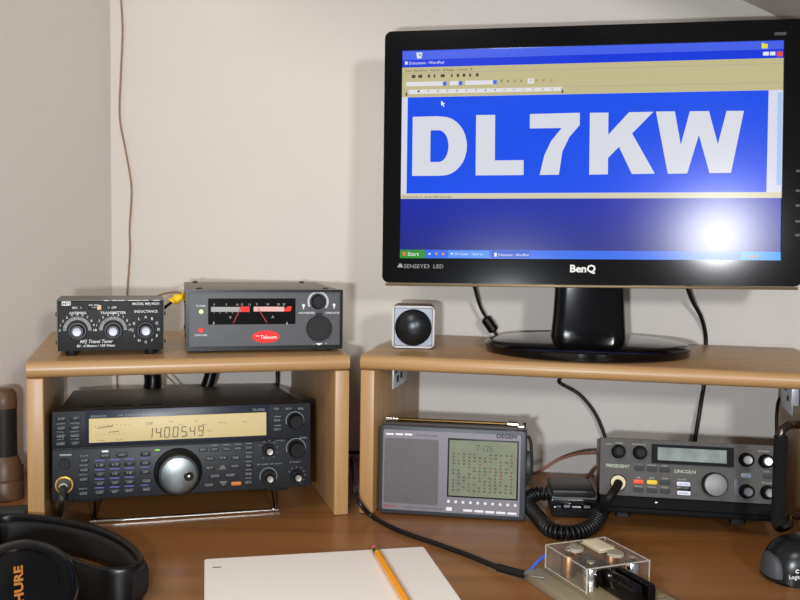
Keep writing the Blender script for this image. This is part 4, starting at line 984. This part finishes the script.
mb.box(.008, .038, kd*.50, kd*.50+.020, z1+.0001, z1+.0008); mb.build('ribbed_block', mat('cream_plastic', (178, 166, 140), .4), key)
for cx_, cy_ in ((kw*.35, kd*.26), (kw*.70, kd*.66)):
    mb = MB(); mb.lathe([(.0075, z1+.0001), (.0075, z1+.002), (.0068, z1+.0028), (0, z1+.003)], 28, Matrix.Translation((cx_, cy_, 0))); mb.build('adjuster_disc', mat('frosted_disc', (170, 162, 146), .3, trans=.3), key)
mb = MB(); mb.box(.01, kw-.004, kd*.36, kd*.62, .0120, .024, .001); mb.build('lever_frame', mat('dark_lever', (44, 38, 32), .3, metal=.5), key)
for s in (-1, 1):
    mb = MB(); yc = kd*.46+s*.0065
    mb.rbox(kw-.012, kw+.040, yc-.004, yc+.004, .0125, .0300, .004, .0018); mb.build('paddle', blackgl, key)
# key cable and blue wire
kcab = empty('cable', at(523, 574, .003)); tag(kcab, 'black cable running over the desk from behind the shelf to morse key', 'cable')
o3 = at(523, 574, .003)
def rel(lst): return [p-o3 for p in lst]
mb = MB(); mb.tube(rel([at(352, 458, .004), at(354, 474, .006), atY(355, 486, 1.008), atY(356.5, 496, .992), atY(361.5, 505.5, .982), at(373, 517, .003), at(400, 531, .003), at(440, 545, .003), at(470, 556, .003), at(500, 568, .004), at(523, 574, .005)]), .0026, 10, 8); mb.build('lead', mat('cable_black', (22, 21, 20), .4), kcab)
mb = MB(); mb.tube(rel([at(498, 567.5, .0045), at(524, 574.5, .0055)]), .0036, 12, 0); mb.build('heat_shrink', blackrub, kcab)
mb = MB(); mb.tube(rel([at(522, 574, .006), at(530, 570, .008), at(537, 562, .014), at(546, 555, .019)]), .0014, 8, 6); mb.build('blue_wire', mat('blue_insulation', (50, 84, 180), .4), kcab)
mb = MB(); mb.tube(rel([at(522, 574, .0055), at(530, 576, .010), at(545, 578, .0112)]), .0008, 8, 6); mb.build('bare_wire', brushed, kcab)
# ------------------------------------------------------------------ headphones
hp0 = at(20, 590, 0)
hpo = empty('headphones', hp0); tag(hpo, 'black over-ear headphones lying on the desk at the lower left', 'headphones')
hz = .036
rim = [(-60, 540), (-30, 524), (0, 514.5), (30, 514), (60, 517.5), (95, 525), (122, 537), (138, 551), (140, 560), (128, 566), (105, 567), (80, 560), (60, 551), (40, 545)]
rp = [at(x, y, hz)-hp0 for x, y in rim]
rp = [Vector((p.x, p.y, 0)) for p in rp]
def strap(pts, w0, w1, th, zc_=0, n=8):
    out = []
    for i in range(len(pts)-1):
        p0 = pts[max(i-1, 0)]; p1 = pts[i]; p2 = pts[i+1]; p3 = pts[min(i+2, len(pts)-1)]
        for k in range(n):
            t = k/n; out.append(.5*((2*p1)+(-p0+p2)*t+(2*p0-5*p1+4*p2-p3)*t*t+(-p0+3*p1-3*p2+p3)*t**3))
    out.append(pts[-1]); b = bmesh.new(); rows = []
    for i, p in enumerate(out):
        t = (out[min(i+1, len(out)-1)]-out[max(i-1, 0)]).normalized(); nr = Vector((-t.y, t.x, 0))
        ring = []
        for k in range(20):
            a = 2*pi*k/20; ca, sa = cos(a), sin(a)
            ring.append(b.verts.new(p+nr*(th/2*abs(ca)**.6*(1 if ca > 0 else -1))+Vector((0, 0, (w0+w1)/2+(w1-w0)/2*abs(sa)**.6*(1 if sa > 0 else -1)))))
        rows.append(ring)
    for A, B in zip(rows, rows[1:]):
        for k in range(20): b.faces.new((A[k], A[(k+1) % 20], B[(k+1) % 20], B[k]))
    b.faces.new(rows[0]); b.faces.new(rows[-1]); bmesh.ops.recalc_face_normals(b, faces=b.faces); return b
mb = MB(); mb._add(strap(rp, .001, hz, .007)); mb.build('headband', mat('headband_leather', (8, 8, 8), .34, spec=.3), hpo, sharp=60)
mb = MB(); mb._add(strap([p*1.0+Vector((0, 0, 0)) for p in rp[2:10]], .006, hz-.006, .013)); mb.build('headband_padding', mat('padding_grey', (20, 19, 19), .6), hpo, sharp=60)
# ear cups
cdir = Vector((.12, -.62, .72)).normalized()
def cupM(c, d): return Matrix.Translation(c) @ d.to_track_quat('Z', 'Y').to_matrix().to_4x4()
cc = at(18, 592, .044)-hp0
Mq = cupM(cc, cdir)
mb = MB(); mb.lathe([(.030, -.016), (.040, -.013), (.0425, -.006), (.0425, .0), (.040, .006), (.033, .0095), (.030, .0100), (.029, .0085), (.018, .0105), (0, .0112)], 56, Mq); mb.build('ear_cup', mat('cup_gloss', (6, 6, 7), .16, spec=.3), hpo, sharp=50)
mb = MB(); mb.lathe([(.022, -.030), (.036, -.028), (.040, -.022), (.038, -.0165), (.03, -.0162)], 48, Mq); mb.build('ear_cushion', mat('cushion', (10, 10, 10), .5), hpo, sharp=60)
mb = MB()
tx = (at(22, 565, .045)-at(14, 600, .045)).normalized()
# frame for lettering on the cup cap: runs up the picture
nz_ = cdir; tx = (tx-nz_*tx.dot(nz_)).normalized(); ty = nz_.cross(tx)
ML_ = Matrix((tx, -nz_, ty)).transposed().to_4x4(); pt0 = Mq @ Vector((0, 0, .0118)); ML_.translation = onplane(18.5, 588, hp0+pt0, nz_)-hp0
mb.text('SHURE', .0060, 0, 0, 0, .04, width=.036, M=ML_); mb.build('gold_lettering', mat('gold_print', (196, 128, 62), .3, metal=.7), hpo, smooth=False)
mb = MB(); mb.tube([rp[-2]+Vector((0, 0, .018)), rp[-1]+Vector((0, 0, .020)), (at(35, 556, .04)-hp0), (at(26, 566, .042)-hp0), cc-cdir*.004+Vector((.01, .02, 0))], .0055, 14, 8); mb.build('yoke', mat('yoke_black', (14, 14, 15), .2), hpo)
cc2 = at(-50, 536, .040)-hp0
Mq2 = cupM(cc2, Vector((-.2, .75, .5)).normalized())
mb = MB(); mb.lathe([(.030, -.016), (.040, -.013), (.0425, 0), (.038, .008), (0, .011)], 48, Mq2); mb.build('ear_cup', MC['cup_gloss'], hpo, sharp=50)
# ------------------------------------------------------------------ pot and pouch at the left edge
pc = at(-3, 503, 0); pot = empty('thermos_flask', (pc.x, pc.y+.02, 0)); tag(pot, 'brown insulated flask with a black band behind the headphones', 'flask')
k_ = 1/870.
bro = mat('brown_enamel', (84, 62, 46), .4)
hz_ = lambda y: (503-y)*1.18e-3
mb = MB(); mb.lathe([(.020, 0), (.0215, .002), (.0215, hz_(486)), (.0208, hz_(485)), (.0208, hz_(483)), (.0215, hz_(482)), (.0205, hz_(474)), (.017, hz_(464)), (.0145, hz_(460))], 40); mb.build('body', bro, pot)
mb = MB(); mb.lathe([(.0145, hz_(460)+.0002), (.0145, hz_(413))], 40); mb.build('black_sleeve', mat('dark_sleeve', (30, 26, 26), .5), pot)
mb = MB(); mb.lathe([(.0150, hz_(413)+.0003), (.0152, hz_(408)), (.0140, hz_(398)), (.010, hz_(394)), (0, hz_(393))], 40); mb.build('cap', bro, pot)
cs = at(12, 517, 0); cas = empty('pouch', cs, (0, 0, .2)); tag(cas, 'flat dark grey pouch lying between the flask and the headphones', 'pouch')
mb = MB(); mb.rbox(-.05, .020, -.002, .020, .0, .008, .008, .003, axis='z'); mb.build('body', mat('pouch_grey', (58, 60, 58), .6, bump=.3), cas)
# ------------------------------------------------------------------ loose cables and wires
cabm = MC['cable_black']
def wire(name, label, pts, r, m, cat='cable', group=None, seg=10, sm=8):
    o = Vector(pts[0]); mb = MB(); mb.tube([Vector(p)-o for p in pts], r, seg, sm); ob = mb.build(name, m, sharp=180); ob.location = o
    tag(ob, label, cat, group); return ob
nW = (wl(0, 1)-wl(0, 0))
def aw(x, y, off): return onplane(x, y, wl(0, WB-off), nW)
twine = mat('twisted_wire', (150, 120, 96), .5, noise=.35, nscale=500)
wire('antenna_wire', 'thin brown twisted wire hanging down the wall behind the tuner', [aw(119.5, -30, .004), aw(121, 0, .004), aw(122.5, 30, .004), aw(121, 70, .004), aw(119.6, 115, .004), aw(124.5, 145, .004), aw(130, 175, .004), aw(131.5, 195, .004), aw(129.5, 230, .004), aw(130, 250, .004), aw(127.5, 290, .005), aw(126.5, 325, .006), aw(120, 345, .006), aw(117, 372, .006), aw(117.5, 392, .008), aw(119, 430, .01)], .0013, twine, 'wire')
mb = MB()
o = wire('monitor_cable', 'black monitor cable with ferrite bead left of the monitor neck', [aw(466, 262, .05), aw(473, 282, .045), aw(480, 306, .035), aw(490, 324, .03), aw(498, 337, .028), aw(507, 344, .022), aw(512, 341, .006), wl(.185, WB-.0028, .182), wl(.19, WB-.0026, .170), wl(.20, WB-.0026, .150), wl(.205, .236, .13), aw(560, 383, .012), aw(580, 395, .012), aw(596, 415, .012), aw(606, 440, .014), aw(612, 462, .02)], .0022, cabm)
fo = o.location; c0, c1 = aw(486, 319, .031), aw(493.5, 330, .029)
mb = MB(); dd = (c1-c0); mb.tube([c0-fo-dd*.15, c0-fo, c0-fo+dd*.1, c1-fo-dd*.1, c1-fo, c1-fo+dd*.15], lambda t: .0028+.0042*min(1, 6*min(t, 1-t)), 16, 4); mb.build('ferrite_bead', black, o)
wire('power_cable', 'black cable hanging right of the monitor neck behind both shelf levels', [aw(684, 262, .05), aw(687, 285, .04), aw(692, 300, .03), aw(701, 317, .016), aw(705.5, 335, .004), aw(705.5, 352, .0026), aw(705, 372, .0026), aw(703.5, 388, .003), aw(702, 396, .006), aw(699, 415, .012), aw(695, 440, .014), aw(692, 470, .02)], .0026, cabm)
wire('power_cable', 'black cable curving down beside the right shelf bracket', [aw(784, 372, .003), aw(783.5, 384, .003), aw(782.5, 392, .008), aw(778, 403, .03), aw(776.5, 420, .04), aw(777, 440, .04), aw(778, 470, .03)], .0020, cabm)
cop2 = mat('red_brown_wire', (138, 92, 78), .45)
e1_ = Mc @ Vector((.001, .06, cz+.045)); 
def lv(x, y, Y): return atY(x, y, Y)
wire('speaker_wire', 'upper reddish brown wire arching into the CB radio left side', [at(515, 492, .0015), at(529, 476, .003), lv(540, 471, 1.12), lv(556, 461, 1.11), lv(575, 454.5, 1.10), lv(590, 453, 1.09), lv(604, 453.5, 1.09)], .0018, cop2, 'wire', 'brown wires')
wire('speaker_wire', 'lower short reddish brown wire rising behind the hand microphone', [at(583, 484, .0015), lv(588, 477, 1.12), lv(592, 470, 1.10), lv(597, 466, 1.09), lv(604, 465.5, 1.09)], .0018, cop2, 'wire', 'brown wires')
# yellow connector between tuner and power supply
TMt = Matrix.Translation((-.3584, .9566, H)) @ Matrix.Rotation(.29, 4, 'Z')
ty0 = TMt @ Vector((TW+.0012, .05, .046))
yc_ = empty('coaxial_connector', ty0); tag(yc_, 'yellow taped plug and thin wire between tuner and power supply', 'connector')
yd = ty0.y
yl = lambda x, y, d=0: atY(x, y, yd+d)-ty0
mb = MB(); mb.tube([(0, 0, 0), yl(168, 305), yl(173, 301)], .0016, 10, 5); mb.build('stem', black, yc_)
mb = MB(); mb.tube([yl(172, 301.5), yl(174, 299.8), yl(183, 296.5), yl(184, 296.2)], lambda t: .0045+.0012*sin(t*18), 14, 6); mb.build('yellow_tape', mat('yellow_tape', (226, 190, 30), .45), yc_)
mb = MB(); mb.tube([yl(183, 297), yl(180, 292.6, .01), yl(170, 292.5, .03), yl(160, 295, .06), yl(150, 300, .09)], .0011, 8, 6); mb.build('thin_wire', twine, yc_)
# cables behind the big transceiver, inside the left shelf
def lw(x, y, Y):   # a point on a plane Y behind the left shelf front
    n = ll(0, 1)-ll(0, 0); return onplane(x, y, ll(0, Y), n)
wire('power_cable', 'thick black cable bundle behind the transceiver under the tuner', [lw(152, 372, .288), lw(153, 382, .287), lw(150, 400, .282), lw(148, 440, .272), lw(148, 480, .265)], .0115, black)
wire('power_cable', 'black cable leaning behind the transceiver under the power supply', [lw(213, 366, .288), lw(209, 380, .287), lw(203, 400, .282), lw(200, 440, .272)], .0085, black)
wire('power_cable', 'thin straight black cable behind the right end of the transceiver', [lw(277.5, 366, .290), lw(277.5, 390, .289), lw(277.5, 430, .285), lw(278, 470, .28)], .0026, cabm)
wire('speaker_wire', 'thin brown wire seen above the transceiver between black cables', [lw(160, 370, .290), lw(168, 377, .289), lw(178, 388, .287), lw(184, 405, .283)], .0011, twine, 'wire')
wire('power_cable', 'short black cable crossing the gap between the two shelf units', [aw(340, 451, .02), aw(351, 452.5, .02), aw(359, 452.5, .02), aw(372, 453, .02)], .0024, cabm)
wire('power_cable', 'thin black cable behind the flask at the left wall', [at(-14, 478, .02), at(10, 474, .012), at(18, 468, .010), at(28, 461, .008), at(40, 455, .008)], .0021, cabm)
# ------------------------------------------------------------------ lights
def area(name, loc, target, size, power, col, shape='DISK'):
    l = bpy.data.lights.new(name, 'AREA'); l.shape = shape; l.size = size; l.energy = power; l.color = col
    o = bpy.data.objects.new(name, l); COL.objects.link(o); o.location = loc
    o.rotation_euler = (Vector(target)-Vector(loc)).to_track_quat('-Z', 'Y').to_euler(); return o
KEY = area('ceiling_lamp', (-.45, -.75, 1.6), (0, 1.1, .3), .5, 15, (1, .91, .78))
fl_ = bpy.data.lights.new('camera_flash', 'AREA'); fl_.shape = 'RECTANGLE'; fl_.size = .035; fl_.size_y = .02; fl_.energy = 7; fl_.color = (.88, .94, 1)
fo_ = bpy.data.objects.new('camera_flash', fl_); COL.objects.link(fo_); fo_.location = (-.075, -.02, .262)
fo_.rotation_euler = (cfwd).to_track_quat('-Z', 'Y').to_euler()
# added light, no lamp of the room: makes the flash glow on the screen
nS = (Matrix.Rotation(-.15, 4, 'Z') @ Matrix.Rotation(-.058, 4, 'X')).to_3x3() @ Vector((0, -1, 0))
P_ = onplane(718, 236, Vector((-.0005, 1.0665, .2849)), nS); d = ray(718, 236).normalized(); rf = d-2*d.dot(nS)*nS
FILL = area('screen_glow_light', P_+rf*1.7, P_,   .12, 10, (.96, .97, 1))
w = bpy.data.worlds.new('w'); SC.world = w; w.use_nodes = True
w.node_tree.nodes['Background'].inputs[0].default_value = (.80, .82, .88, 1); w.node_tree.nodes['Background'].inputs[1].default_value = .29
SC.view_settings.view_transform = 'Standard'; SC.view_settings.look = 'None'; SC.view_settings.exposure = 0; SC.view_settings.gamma = 1; SC.view_settings.use_curve_mapping = False
